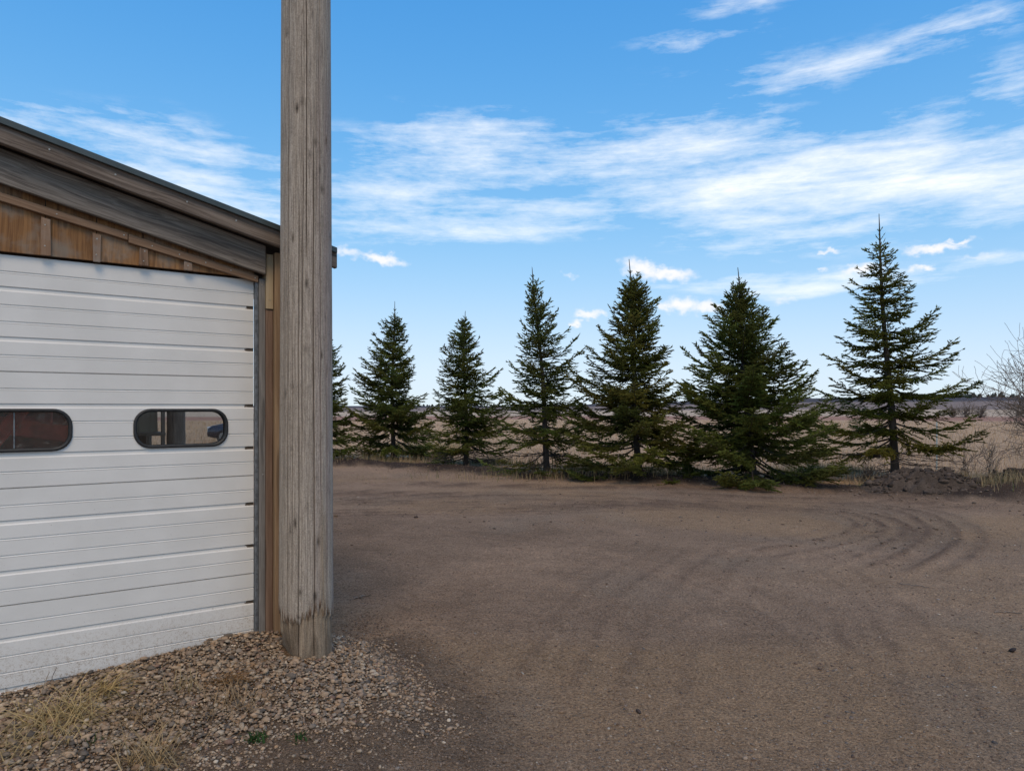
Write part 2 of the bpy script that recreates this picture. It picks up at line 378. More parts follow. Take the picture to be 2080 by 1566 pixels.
def build_ground():
    azd = np.linspace(-R(47), R(47), 500); azc = np.linspace(R(47), R(313), 70)[1:-1]
    az = np.concatenate([azd, azc]); n = len(az)
    p = np.concatenate([np.linspace(900, 60, 310), np.linspace(58, 24, 30)])
    r = np.concatenate([[0.05, 0.6, 1.2, 1.8, 2.2], EYE * F / p, np.geomspace(102, 2800, 46)]); m = len(r)
    A, Rr = np.meshgrid(az, r); x = Rr * np.sin(A); y = Rr * np.cos(A)
    z = ground_h(x.ravel(), y.ravel()).reshape(x.shape)
    V = np.stack([x, y, z], -1).reshape(-1, 3)
    i = np.arange(m - 1)[:, None] * n; j = np.arange(n)[None, :]; j2 = (j + 1) % n
    Fq = np.stack([i + j, i + n + j, i + n + j2, i + j2], -1).reshape(-1, 4)[:, ::-1]
    x = x.ravel(); y = y.ravel()
    d, b = berm(x, y); rad = np.hypot(x, y)
    rut, loose = track_fields(x, y)
    # ---- surface colours (albedo)
    def C(*c): return np.array(c)[None, :]
    yard = C(.338, .226, .147) * np.ones((len(x), 1))
    n1 = fbm(x * 0.55, y * 0.55, 41, 4)[:, None]; n2 = fbm(x * 2.6, y * 2.6, 43, 4)[:, None]; n3 = fbm(x * 0.22 + 5, y * 0.5, 47, 3)[:, None]
    yard = yard * (0.70 + 0.60 * n1) * (0.78 + 0.44 * n2)
    yard = yard + (C(.40, .255, .14) - yard) * (sstep(.52, .75, n3) * 0.55)
    yard = yard + (C(.30, .225, .16) - yard) * (sstep(.55, .72, fbm(x * .8, y * .8, 53, 3))[:, None] * 0.4)
    yard = yard + (C(.17, .11, .075) - yard) * np.clip((loose * (0.25 + fbm(x * 5, y * 5, 59, 2)) * 1.7 + rut * 0.22), 0, 0.9)[:, None]
    # damp dark soil around the gravel heap
    gr = gravel_r(x, y)[:, None]
    yard = yard + (C(.14, .100, .070) - yard) * (sstep(1.75, 1.05, gr) * sstep(0.15, 0.6, n2) * 0.85)
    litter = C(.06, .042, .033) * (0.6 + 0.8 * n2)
    straw = C(.46, .305, .185) * (0.72 + 0.5 * fbm(x * 0.9, y * 3.5, 61, 4)[:, None])
    red = C(.34, .19, .135) * (0.8 + .4 * n1); pale = C(.46, .35, .25) * (0.85 + .3 * n1)
    plough = C(.22, .165, .14) * (0.9 + .2 * n1); dark = C(.07, .06, .065) * (0.9 + .2 * n1)
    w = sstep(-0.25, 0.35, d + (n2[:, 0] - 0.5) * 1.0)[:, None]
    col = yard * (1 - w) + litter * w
    w = sstep(1.4, 2.8, d + (n1[:, 0] - 0.5) * 1.6)[:, None]; col = col * (1 - w) + straw * w
    rr = rad * (1 + 0.10 * (fbm(np.arctan2(x, y) * 6, rad * 0.004, 71, 3) - 0.5))
    for (a, b2, c) in ((92, 97, red), (122, 128, pale), (215, 222, plough), (430, 445, dark)):
        w = sstep(a, b2, rr)[:, None]; col = col * (1 - w) + c * w
    w = np.exp(-((x - 10.6) / 1.3) ** 2 - ((y - 13.0) / 0.9) ** 2)[:, None]; col = col + (C(.24, .145, .075) - col) * w * 0.9
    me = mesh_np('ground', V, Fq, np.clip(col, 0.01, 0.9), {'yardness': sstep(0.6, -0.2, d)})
    m, T, bs = newmat('packed_dirt')
    at = T.node('ShaderNodeAttribute', attribute_name='tint'); ya = T.node('ShaderNodeAttribute', attribute_name='yardness'); tc = T.node('ShaderNodeTexCoord')
    P = tc.outputs['Object']
    na = T.noise(P, 9, 6, 0.65); nb = T.noise(P, 55, 5, 0.7); nc = T.noise(P, 160, 3, 0.6)
    vo = T.node('ShaderNodeTexVoronoi'); T.l.new(P, vo.inputs['Vector']); vo.inputs['Scale'].default_value = 62; vo.inputs['Randomness'].default_value = 1
    hs = T.node('ShaderNodeSeparateColor'); T.l.new(vo.outputs['Color'], hs.inputs[0])
    keep = T.rng(hs.outputs[0], 0.70, 0.74, 0, 1); peb = T.math('MULTIPLY', T.rng(vo.outputs['Distance'], 0.42, 0.30, 0, 1), keep)
    f = T.math('MULTIPLY', T.rng(na, 0.25, 0.75, 0.82, 1.18, False), T.math('MULTIPLY', T.rng(nb, 0.3, 0.7, 0.42, 1.58, False), T.rng(nc, 0.3, 0.7, 0.55, 1.45, False)))
    sc_ = T.node('ShaderNodeVectorMath', operation='SCALE'); T.l.new(at.outputs['Color'], sc_.inputs[0]); T.put(sc_.inputs['Scale'], f)
    pebc = T.mix(hs.outputs[1], (.46, .35, .26), (.20, .15, .115))
    pf = T.math('MULTIPLY', T.math('MULTIPLY', peb, 0.75), ya.outputs['Fac'])
    T.put(bs.inputs['Base Color'], T.mix(pf, sc_.outputs[0], pebc)); bs.inputs['Roughness'].default_value = 0.93; bs.inputs['Specular IOR Level'].default_value = 0.08
    h = T.math('ADD', T.math('MULTIPLY', nb, 0.9), T.math('ADD', T.math('MULTIPLY', nc, 0.4), T.math('MULTIPLY', pf, 0.55)))
    T.put(bs.inputs['Normal'], T.bump(h, 0.9, 0.045))
    o = link('ground', me, m, None, True); tag(o, 'packed brown dirt yard running into a stubble field', kind='structure')
build_ground()

# ------------------------------------------------------------------ shed
M_door = None
def door_mat():
    m, T, b = newmat('white_painted_steel'); tc = T.node('ShaderNodeTexCoord'); P = tc.outputs['Object']
    sep = T.node('ShaderNodeSeparateXYZ'); T.l.new(P, sep.inputs[0])
    base = T.mix(T.rng(T.noise(P, 3, 4), 0.3, 0.7), (.65, .635, .60), (.71, .695, .66))
    # rain-splashed soil on the lowest slats and chipped paint at the slat ends
    n = T.noise(P, 40, 8, 0.78); n2 = T.noise(P, 170, 3, 0.6); n5 = T.noise(T.mapping(P, scale=(3, 3, 30)), 1, 5)
    low = T.rng(T.math('ADD', sep.outputs[2], T.math('MULTIPLY', T.math('SUBTRACT', T.noise(P, 5, 4), 0.5), 0.22)), 0.16, 0.52, 1, 0)
    dirt = T.math('MULTIPLY', low, T.rng(T.math('ADD', T.math('MULTIPLY', n, 0.6), T.math('MULTIPLY', n2, 0.4)), 0.47, 0.64, 0.10, 0.85))
    c = T.mix(dirt, base, (.30, .225, .155))
    speck = T.math('MULTIPLY', T.rng(T.noise(P, 90, 2, 0.5), 0.70, 0.74, 0, 0.7), T.rng(sep.outputs[2], 0.2, 1.7, 0.75, 0.15))
    c = T.mix(speck, c, (.12, .10, .08))
    # rust chips near the right end of the wide grooves
    zf = T.math('FRACT', T.math('DIVIDE', T.math('SUBTRACT', 2.412, sep.outputs[2]), 0.61))
    g1 = T.rng(T.math('ABSOLUTE', T.math('SUBTRACT', zf, 0.2857)), 0.012, 0.026, 1, 0); g2 = T.rng(T.math('ABSOLUTE', T.math('SUBTRACT', zf, 0.714)), 0.012, 0.026, 1, 0)
    ends = T.math('MULTIPLY', T.math('MAXIMUM', g1, g2), T.rng(sep.outputs[0], -0.14, -0.01, 0, 1))
    ch = T.rng(T.math('ADD', ends, T.math('MULTIPLY', T.noise(P, 48, 4, 0.7), 0.9)), 1.18, 1.28, 0, 1)
    c = T.mix(ch, c, (.09, .065, .045))
    c = T.mix(T.math('MULTIPLY', T.rng(n5, 0.55, 0.75, 0, 0.16), 1), c, (.62, .61, .55))
    T.put(b.inputs['Base Color'], c); b.inputs['Roughness'].default_value = 0.42; b.inputs['Specular IOR Level'].default_value = 0.35
    T.put(b.inputs['Roughness'], T.rng(dirt, 0, 0.6, 0.38, 0.85))
    T.put(b.inputs['Normal'], T.bump(T.noise(T.mapping(P, scale=(4, 4, 14)), 1, 3), 0.08, 0.006))
    return m
W_grey = lambda n, ax, t=0: wood(n, (.095, .078, .064), (.28, .240, .200), ax, 95, t, bump=0.7, knots=0.8, contrast=1.5)
M_beam = W_grey('weathered_grey_beam', 'x', -0.234)
M_fascia = wood('weathered_brown_fascia', (.085, .062, .047), (.215, .172, .138), 'x', 90, -0.234, bump=0.7, knots=0.6, contrast=1.5)
M_siding = wood('stained_plywood', (.15, .066, .022), (.31, .155, .056), 'z', 70, 0, bump=0.4, knots=0.5, contrast=1.5, silver=(.235, .205, .165))
M_trim = wood('stained_trim', (.16, .085, .045), (.30, .19, .115), 'x', 80, -0.207, bump=0.3, knots=0.3)
M_batten = wood('stained_batten', (.18, .10, .055), (.31, .21, .14), 'z', 45, 0, bump=0.3, knots=0.3, silver=(.26, .23, .20))
M_jamb = wood('grey_jamb_wood', (.12, .11, .10), (.27, .25, .23), 'z', 60, 0, bump=0.4)
M_tan = wood('fresh_tan_wood', (.33, .25, .15), (.46, .37, .25), 'z', 40, 0, bump=0.2, knots=0.8)
M_red = wood('reddish_old_wood', (.12, .07, .046), (.25, .165, .115), 'z', 50, 0, bump=0.4)
M_fir = wood('brown_fir_wood', (.22, .13, .065), (.44, .29, .16), 'z', 34, 0, bump=0.3, knots=0.9)
M_dark = wood('dark_rafter_wood', (.05, .04, .032), (.12, .095, .078), 'x', 40, 0, bump=0.3)
M_inner = wood('interior_boards', (.11, .085, .062), (.25, .19, .14), 'z', 40, 0, bump=0.3)
M_roof = plain('dark_roof_steel', (.055, .07, .07), 0.45, 0.35, 0.15, 8)
M_strip = plain('galvanised_track', (.16, .17, .18), 0.5, 0.5, 0.35, 40, 0.1)
M_rubber = plain('black_rubber', (.018, .018, .018), 0.55, 0, 0.3, 60)
M_screw = plain('screw_steel', (.45, .43, .38), 0.4, 0.6, 0.2, 200)
M_door = door_mat()
def glass_mat(name, dirt):
    m, T, b = newmat(name); T.n.remove(b); tc = T.node('ShaderNodeTexCoord'); P = tc.outputs['Object']
    tr = T.node('ShaderNodeBsdfTransparent'); tr.inputs[0].default_value = (.80, .82, .82, 1)
    gl = T.node('ShaderNodeBsdfGlossy'); gl.inputs['Roughness'].default_value = 0.03; gl.inputs[0].default_value = (.9, .9, .9, 1)
    df = T.node('ShaderNodeBsdfDiffuse'); df.inputs[0].default_value = (.38, .34, .29, 1)
    fr = T.node('ShaderNodeFresnel'); fr.inputs[0].default_value = 1.45
    a = T.node('ShaderNodeMixShader'); T.put(a.inputs[0], T.math('MULTIPLY', fr.outputs[0], 1.0)); T.l.new(tr.outputs[0], a.inputs[1]); T.l.new(gl.outputs[0], a.inputs[2])
    b2 = T.node('ShaderNodeMixShader'); n = T.noise(P, 14, 7, 0.72, 0.8)
    T.put(b2.inputs[0], T.rng(n, 0.52, 0.78, dirt * 0.15, dirt)); T.l.new(a.outputs[0], b2.inputs[1]); T.l.new(df.outputs[0], b2.inputs[2])
    T.l.new(b2.outputs[0], T.n['Material Output'].inputs[0])
    return m
SLOPE = 0.24; RIDGE = -5.4; LEN = 14.0; WALLX = 0.34
def build_shed():
    rz = math.atan2(ED[1], ED[0])
    S = empty('pole_shed', (D0[0], D0[1], 0), rz)
    tag(S, 'wooden pole shed with white sectional door, brown gable boards and dark steel roof', 'shed')
    # --- sectional door
    DW = 2.75; SH = 0.61; TOP = 2.412; FY = 0.022
    sill = prism('garage_door', [(-DW, -0.05), (0, -0.05), (0, -0.030), (-DW, -0.030)], FY, FY + 0.04, M_rubber, S, 0)   # bottom seal carries the sections
    sill['label'] = 'white ribbed sectional overhead door with rounded windows'
    def profile(z1):
        z0 = z1 - SH + 0.002; p = SH / 7; pts = [(FY, z1 - 0.001)]
        pts += [(FY, z1 - 0.001)]
        for k in range(1, 7):
            zc = z1 - k * p
            if k in (2, 5):
                pts += [(FY, zc + 0.010), (FY + 0.0065, zc + 0.008), (FY + 0.005, zc - 0.010), (FY + 0.0005, zc - 0.017)]
            else:
                pts += [(FY, zc + 0.0035), (FY + 0.0045, zc + 0.002), (FY + 0.004, zc - 0.003), (FY - 0.0012, zc - 0.007), (FY, zc - 0.011)]
        pts += [(FY, z0 + 0.004), (FY + 0.004, z0)]
        pts += [(FY + 0.016, z0), (FY + 0.016, z0 - 0.012), (FY + 0.035, z0 - 0.012), (FY + 0.035, z1 - 0.014), (FY + 0.018, z1 - 0.014), (FY + 0.018, z1 - 0.001)]
        return pts[1:]
    for k in range(4):
        z1 = TOP - k * SH; pr = profile(z1)
        bm = bmesh.new(); a = [bm.verts.new((-DW, y, z)) for y, z in pr]; b = [bm.verts.new((0, y, z)) for y, z in pr]
        n = len(pr); bm.faces.new(a); bm.faces.new(b[::-1])
        for i in range(n): j = (i + 1) % n; bm.faces.new((a[i], b[i], b[j], a[j]))
        bmesh.ops.recalc_face_normals(bm, faces=bm.faces)
        o = link('door_section', from_bm('door_section', bm), M_door, sill)
        if k == 1:
            for c in range(3):
                x1 = -0.153 - c * 0.812; cut = rounded('cut', x1 - 0.517 + .008, x1 - .008, 1.381 + .008, 1.610 - .008, 0.08, -0.1, 0.2)
                md = o.modifiers.new('hole', 'BOOLEAN'); md.operation = 'DIFFERENCE'; md.object = cut; md.solver = 'EXACT'
                cut.parent = S
                bpy.context.view_layer.update()
                me = bpy.data.meshes.new_from_object(o.evaluated_get(bpy.context.evaluated_depsgraph_get()))
                o.modifiers.clear(); o.data = me
                bpy.data.objects.remove(cut)
                # gasket and pane
                g = ring('window_gasket', x1 - 0.517, x1, 1.381, 1.610, 0.092, 0.019, FY - 0.012, FY + 0.040, M_rubber, sill)
                if c < 2: g['label'] = 'black rubber gasket of the ' + ('rounded window nearest the pole' if c == 0 else 'rounded window cut by the left edge of the photo')
                gm = glass_mat('clear_dusty_glass', 0.10) if c == 0 else glass_mat('grimy_glass', 0.42)
                pane = rounded('pane', x1 - 0.517 + .012, x1 - .012, 1.381 + .012, 1.610 - .012, 0.08, FY + 0.014, FY + 0.018); pane.data.materials.append(gm); pane.parent = sill
                if c: box('pane_bar', x1 - 0.265, x1 - 0.258, FY + 0.006, FY + 0.013, 1.40, 1.592, M_strip, sill, 0.001)
    # --- frame pieces right of the door
    box('door_track', 0.003, 0.021, -0.012, 0.03, 0.0, 2.40, M_strip, S)
    box('jamb_board', 0.022, 0.060, -0.020, 0.05, 0.0, 2.418, M_jamb, S)
    box('patch_board', 0.062, 0.107, -0.030, 0.05, 2.232, 2.575, M_tan, S)['label'] = 'short fresh tan board beside the beam end'
    box('jamb_board', 0.062, 0.107, -0.022, 0.05, 0.0, 2.228, M_red, S)['label'] = 'dark reddish board below the tan patch'
    box('corner_board', 0.110, 0.165, -0.055, 0.05, 0.0, 2.585, M_fir, S)['label'] = 'brown knotty fir board next to the pole'
    for i in range(2): box('corner_board', 0.168 + i * 0.088, 0.253 + i * 0.088, -0.02, 0.04, 0.0, 2.40 - i * .02, M_inner, S)
    for (x, z) in ((0.078, 2.55), (0.086, 2.29), (0.04, 2.38), (0.045, 1.2)): screw(S, x, -0.031 if z > 2.4 or x > .06 else -0.021, z)
    # --- gable: siding boards with battens
    def trim_b(s): return 2.395 + 0.21 * s
    xs = [0.0, -0.387, -0.622, -0.8536, -1.089] + [-1.089 - 0.236 * i for i in range(1, 8)]
    for a, b in zip(xs[:-1], xs[1:]):
        prism('siding_board', [(b + .002, 2.424), (a - .002, 2.424), (a - .002, min(2.60 - 0.235 * a, 2.62 - .2 * a)), (b + .002, 2.60 - 0.235 * b)], 0.0, 0.018, M_siding, S, 0.001)
    rng = random.Random(4)
    for i, x in enumerate(xs[1:]):
        dx = rng.uniform(-.006, .006); w = 0.021
        zt0 = trim_b(-(x - w)) - 0.004; zt1 = trim_b(-(x + w)) - 0.004; zb = 2.424 - rng.uniform(0.0, .01)
        prism('batten', [(x - w + dx, zb), (x + w - dx, zb), (x + w, zt1), (x - w, zt0)], -0.018, -0.002, M_batten, S, 0.002)
        for z in ([0.25, 0.8] if i else [0.5]): screw(S, x + rng.uniform(-.006, .006), -0.0185, zb + (zt0 - zb) * z)
    for (s0, s1, dz) in ((-0.016, 0.70, 0.0), (0.703, 2.75, 0.012)):
        prism('trim_board', [(-s1, trim_b(s1) + dz), (-s0, trim_b(s0) + dz), (-s0, trim_b(s0) + dz + .042), (-s1, trim_b(s1) + dz + .050)], -0.026, -0.001, M_trim, S, 0.003)
        for q in np.linspace(s0 + 0.02, s1 - 0.12, 5 if s1 < 1 else 7): screw(S, -q, -0.0265, trim_b(q) + dz + 0.022)
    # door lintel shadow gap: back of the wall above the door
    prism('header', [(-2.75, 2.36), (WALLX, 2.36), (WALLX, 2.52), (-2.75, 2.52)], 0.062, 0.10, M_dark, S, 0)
    # --- barge beam and fascia board on both slopes
    def slope_board(nm, z0, h, xr, y0, y1, mat, sl=SLOPE):
        zr = z0 + sl * -RIDGE
        a = prism(nm, [(RIDGE, zr), (xr, z0 - sl * xr), (xr, z0 - sl * xr + h), (RIDGE, zr + h)], y0, y1, mat, S, 0.004)
        prism(nm, [(2 * RIDGE - xr, z0 - sl * xr), (RIDGE - .003, zr), (RIDGE - .003, zr + h), (2 * RIDGE - xr, z0 - sl * xr + h)], y0, y1, mat, S, 0.004)
        return a
    slope_board('barge_beam', 2.4525, 0.178, 0.052, -0.060, -0.022, M_beam)
    slope_board('fascia_board', 2.628, 0.104, 0.478, -0.150, -0.112, M_fascia)
    for s in (0.15, 0.42, 0.78, 1.08): screw(S, -s, -0.1505, 2.628 + SLOPE * s + 0.06, 0.006)
    # --- roof: two steel slopes with folded edge
    for side in (0, 1):
        xr = 0.470; z = 2.734
        xa, xb = (RIDGE, xr) if side == 0 else (2 * RIDGE - xr, RIDGE - .002)
        za, zb = (z - SLOPE * RIDGE, z - SLOPE * xr) if side == 0 else (z - SLOPE * xr, z - SLOPE * RIDGE)
        r = prism('roof', [(xa, za), (xb, zb), (xb, zb + .016), (xa, za + .016)], -0.165, LEN + .15, M_roof, S, 0)
        prism('roof_edge', [(xa, za - .014), (xb, zb - .014), (xb, zb + .020), (xa, za + .020)], -0.172, -0.152, M_roof, r, 0.002)
        prism('roof_deck', [(xa, za - .055), (xb - .03, zb - .048), (xb - .03, zb - .004), (xa, za - .004)], -0.110, LEN, M_dark, r, 0)
        for i in range(24):
            yy = 0.1 + i * 0.6; prism('roof_rib', [(xa, za + .016), (xb, zb + .016), (xb, zb + .036), (xa, za + .036)], yy, yy + .035, M_roof, r, 0)
    # --- front wall left of the door, left wall, back wall, right wall with an open bay
    XL = 2 * RIDGE - WALLX
    def roofz(x): return 2.66 + SLOPE * (-x if x > RIDGE else -(2 * RIDGE - x)) - 0.0
    k = -2.77; i = 0
    while k > XL + 0.1:
        w = 0.60; k2 = max(k - w, XL)
        prism('siding_board', [(k2 + .003, 0.0), (k - .003, 0.0), (k - .003, roofz(k)), (k2 + .003, roofz(k2))], 0.0, 0.02, M_siding, S, 0.001); k = k2
    prism('siding_board', [(-2.77, 2.424), (-2.64, 2.424), (-2.64, 3.2), (-2.77, 3.22)], 0.0, 0.02, M_siding, S, 0.001)
    j = 0.03
    while j < LEN:
        box('wall_board', XL, XL + .025, j, j + .592, 0.0, 2.60, M_inner, S, 0)
        if j > 6.0: box('wall_board', WALLX - .025, WALLX, j, j + .592, 0.0, 2.58, M_inner, S, 0)
        j += 0.6
    k = WALLX
    while k > XL + .05:
        k2 = max(k - .6, XL); prism('wall_board', [(k2 + .003, 0.0), (k - .003, 0.0), (k - .003, roofz(k) - .04), (k2 + .003, roofz(k2) - .04)], LEN - .03, LEN, M_inner, S, 0); k = k2
    box('wall_plate', WALLX - .09, WALLX, 0.12, LEN - .05, 2.47, 2.57, M_dark, S)
    # posts of the open bay
    barkm = wood('rough_bark_post', (.12, .085, .06), (.30, .225, .17), 'z', 38, 0, bump=1.0, knots=0.8, contrast=1.6)
    P = np.array([[WALLX - .05, 3.95, z] for z in np.linspace(0, 2.46, 24)]); rr = .088 + .012 * np.array([vnoise(z * 7, 0.3, 3) for z in P[:, 2]])
    V, Q = tube_np([(P, rr)], 14); link('bark_post', mesh_np('bark_post', V, Q), barkm, S)
    box('jamb_board', WALLX - .03, WALLX, 4.03, 4.14, 0, 2.46, M_jamb, S)
    # shelf with planks stacked against the closed wall
    sh = empty('wall_shelf', (0, 0, 0)); sh.parent = S; sh.parent = None
    return S
def rounded_pts(x0, x1, z0, z1, r, n=8):
    pts = []
    for (cx, cz, a0) in ((x1 - r, z0 + r, -90), (x1 - r, z1 - r, 0), (x0 + r, z1 - r, 90), (x0 + r, z0 + r, 180)):
        for i in range(n + 1):
            a = R(a0 + 90 * i / n); pts.append((cx + r * math.cos(a), cz + r * math.sin(a)))
    return pts
def rounded(name, x0, x1, z0, z1, r, y0, y1): return prism(name, rounded_pts(x0, x1, z0, z1, r), y0, y1, None, None, 0)
def ring(name, x0, x1, z0, z1, r, t, y0, y1, mat, parent):
    sec = [(0.0, y1), (0.0, y0 + .006), (t * .25, y0), (t * .7, y0), (t, y0 + .007), (t, y1)]
    bm = bmesh.new(); loops = []
    for (ins, y) in sec:
        loops.append([bm.verts.new((x, y, z)) for x, z in rounded_pts(x0 + ins, x1 - ins, z0 + ins, z1 - ins, max(r - ins, .01))])
    n = len(loops[0])
    for a, b in zip(loops, loops[1:] + loops[:1]):
        for i in range(n): j = (i + 1) % n; bm.faces.new((a[i], a[j], b[j], b[i]))
    bmesh.ops.recalc_face_normals(bm, faces=bm.faces)
    return link(name, from_bm(name, bm), mat, parent, True)
SCREW_ME = None
def screw(parent, x, y, z, r=0.0045):
    global SCREW_ME
    if SCREW_ME is None:
        bm = bmesh.new(); bmesh.ops.create_cone(bm, cap_ends=True, segments=8, radius1=1, radius2=0.6, depth=0.6, matrix=Matrix.Rotation(R(90), 4, 'X'))
        SCREW_ME = from_bm('screw', bm); SCREW_ME.materials.append(M_screw)
    o = bpy.data.objects.new('screw', SCREW_ME); COL.objects.link(o); o.parent = parent; o.location = (x, y, z); o.scale = (r, r, r)
SHED = build_shed()
for o in list(bpy.data.objects):
    if o.name.startswith('wall_shelf'): bpy.data.objects.remove(o)
RZ = math.atan2(ED[1], ED[0])
def shed_pt(lx, iny, z=0.0): x, y = from_shed(lx, -iny); return (x, y, z)

# things kept inside the shed, seen through the door windows
def inside_things():
    t = empty('storage_shelf', shed_pt(0.12, 4.9), RZ); tag(t, 'old plank shelf seen through the right door window', 'shelf')
    for z in (0.5, 1.30): box('shelf_board', -0.45, 0.16, -0.42, 0.55, z, z + .035, M_inner, t)
    for (x, y) in ((-.42, -.38), (-.42, .5), (.12, -.38), (.12, .5)): box('leg', x, x + .04, y, y + .04, 0, 1.75, M_inner, t)
    t = empty('plywood_sheet', shed_pt(0.06, 4.62), RZ); tag(t, 'pale plywood offcut standing on the shelf behind the door window', 'plywood')
    prism('sheet', [(-.10, 1.337), (0.16, 1.337), (.15, 1.9), (-.08, 1.88)], 0.0, 0.015, M_tan, t)
    rust2 = plain('dark_red_paint', (.22, .022, .016), .55, .1, .6, 14, .2); rust = plain('faded_red_paint', (.68, .06, .035), 0.5, 0.1, 0.5, 9, 0.1); steel = plain('greasy_steel', (.05, .045, .04), 0.5, 0.4, 0.4, 20)
    t = empty('farm_implement', shed_pt(-1.35, 0.42), RZ); tag(t, 'dull red farm implement behind the grimy left door window', 'implement')
    prism('hopper', [(-.7, .9), (.55, .75), (.62, 1.55), (-.55, 1.9), (-.8, 1.5)], 0.25, 0.9, rust2, t, .02)
    prism('boom', [(-.8, 1.72), (-.8, 1.62), (.45, 1.40), (.45, 1.50)], -.05, .05, rust, t, .008)
    prism('boom', [(-.75, 1.35), (-.7, 1.27), (.32, 1.52), (.32, 1.60)], .10, .18, rust, t, .008)
    prism('boom', [(-.1, 1.30), (-.02, 1.28), (.22, 1.62), (.15, 1.65)], -.10, -.05, rust, t, .008)
    box('strut', .02, .08, -.02, .04, .45, 1.66, steel, t)
    for x in (-.65, .35):
        bm = bmesh.new(); bmesh.ops.create_cone(bm, cap_ends=True, segments=28, radius1=.38, radius2=.38, depth=.2, matrix=Matrix.Translation((x, .55, .38)) @ Matrix.Rotation(R(90), 4, 'X'))
        bmesh.ops.bevel(bm, geom=[e for e in bm.edges if len(e.link_faces) == 2 and e.calc_face_angle() > 1], offset=.04, segments=3, affect='EDGES')
        link('wheel', from_bm('wheel', bm), M_rubber, t)
        box('axle_leg', x - .05, x + .05, .45, .65, .3, .95, steel, t)
inside_things()

# ------------------------------------------------------------------ the pole
def build_pole():
    lx, out = 0.203, 0.345
    cx, cy = from_shed(lx, out)
    ph = math.atan2(-cy, -cx)                                   # direction towards the yard side the photo shows
    th = np.concatenate([ph + np.linspace(-R(105), R(105), 420), ph + np.linspace(R(105), R(255), 26)[1:-1]]); n = len(th)
    zz = np.concatenate([np.linspace(0.0, 0.6, 50), np.linspace(0.61, 4.7, 110), np.linspace(4.8, 8.6, 20)])
    TH, Z = np.meshgrid(th - ph, zz); rel = TH
    r = 0.1585 - (Z - 0.15) * 0.0042
    r = r + (fbm(rel * 2 + 3, Z * 0.5, 7, 3) - 0.5) * 0.008 + (fbm(rel * 26, Z * 1.2, 9, 3) - 0.5) * 0.0008
    rs = np.random.RandomState(5); crack = np.zeros_like(r)
    CR = [(-.74, -.2, 9, .006, 1), (.02, 2.4, 9, .010, 1.3), (.30, -.2, 3.3, .011, 1.3), (-.28, -.2, 2.9, .008, 1.0), (-.12, 1.3, 3.2, .006, .8), (.56, .9, 9, .006, .8), (-.98, 2.0, 9, .006, .8), (.85, -.2, 2.2, .005, .7), (-.5, .4, 2.4, .005, .6), (.44, 2.6, 3.6, .006, .7)]
    for k in range(26): CR.append((rs.uniform(-1.6, 1.6), *(sorted(rs.uniform(0, 5, 2))), rs.uniform(.0015, .004), rs.uniform(.35, .6)))
    for i, (t0, z0, z1, dep, wd) in enumerate(CR):
        wv = t0 + 0.05 * (fbm(Z * 0.9, 0 * Z + i, 90 + i, 3) - 0.5) * 2 + 0.02 * (fbm(Z * 5, 0 * Z + i, 190 + i, 2) - 0.5)
        g = np.exp(-(((rel - wv) * 0.155) / (0.0017 * wd)) ** 2) * sstep(z0 - .02, z0 + .25, Z) * sstep(z1 + .02, z1 - .25, Z)
        r = r - dep * g; crack = np.maximum(crack, g * min(1, dep / .006))
    knot = np.zeros_like(r)
    KN = [(-.1, 3.78), (.55, 3.02), (.28, 2.62), (-.5, 2.60), (-.72, 2.95), (.02, 2.33), (.62, 1.93), (.5, 2.05), (.1, 1.72), (.46, 0.83), (.0, 1.95), (-.35, 3.35), (.4, 1.2), (-.6, 1.5), (.9, 3.2), (-1.2, 1.2), (-.2, .55), (.33, .52), (.7, 3.55), (.25, 3.9), (-.4, .95), (.6, 1.45)]
    for i, (t0, z0) in enumerate(KN):
        s = (0.006 + 0.008 * rs.rand() ** 2) * (.6 + .8 * fbm(rel * 30, Z * 20, 300 + i, 2)); d2 = ((rel - t0) * .155 / s) ** 2 + ((Z - z0) / (s * rs.uniform(1.3, 2.6))) ** 2
        r = r + .004 * np.exp(-d2 / 2.5) - .010 * np.exp(-d2 * 5); knot = np.maximum(knot, np.exp(-d2 * 1.2))
    for i in range(40):                                       # nicks and climbing-iron gouges
        t0 = rs.uniform(-1.3, 1.3); z0 = rs.uniform(.4, 4.2); d2 = ((rel - t0) * .155 / rs.uniform(.006, .02)) ** 2 + ((Z - z0 - (rel - t0) * rs.uniform(-.1, .1)) / .010) ** 2
        gg = np.exp(-d2); r = r - .004 * gg; crack = np.maximum(crack, gg * rs.uniform(.2, .8))
    # eroded foot: a jagged ledge above softer, scoured wood
    ledge = 0.405 + 0.10 * (fbm(rel * 16, rel * 0, 77, 3) - 0.5) + .02 * np.sin(rel * 3)
    foot = sstep(0.012, -0.012, Z - ledge)
    r = r - foot * (0.008 + 0.006 * fbm(rel * 22, Z * 3, 79, 3)) - 0.045 * sstep(.33, .12, Z) * sstep(-.15, -1.0, rel)
    x = cx + r * np.cos(TH + ph); y = cy + r * np.sin(TH + ph)
    V = np.stack([x, y, Z], -1).reshape(-1, 3); m = len(zz)
    i = np.arange(m - 1)[:, None] * n; j = np.arange(n)[None, :]; j2 = (j + 1) % n
    Q = np.stack([i + j, i + j2, i + n + j2, i + n + j], -1).reshape(-1, 4)
    # weathered wood colours: pinker to the right, darker in cracks, nicks and knots
    def C(*c): return np.array(c)[None, None, :]
    g = fbm(rel * 60, Z * 2.5, 101, 4)[..., None]; g2 = fbm(rel * 6 + 3, Z * .7, 103, 3)[..., None]
    col = C(.345, .29, .234) + (C(.43, .365, .298) - C(.345, .29, .234)) * sstep(.3, .7, g)
    col = col * (0.86 + 0.28 * g2)
    pink = sstep(-.1, .9, rel)[..., None] * sstep(.4, .6, g2) * 0.5
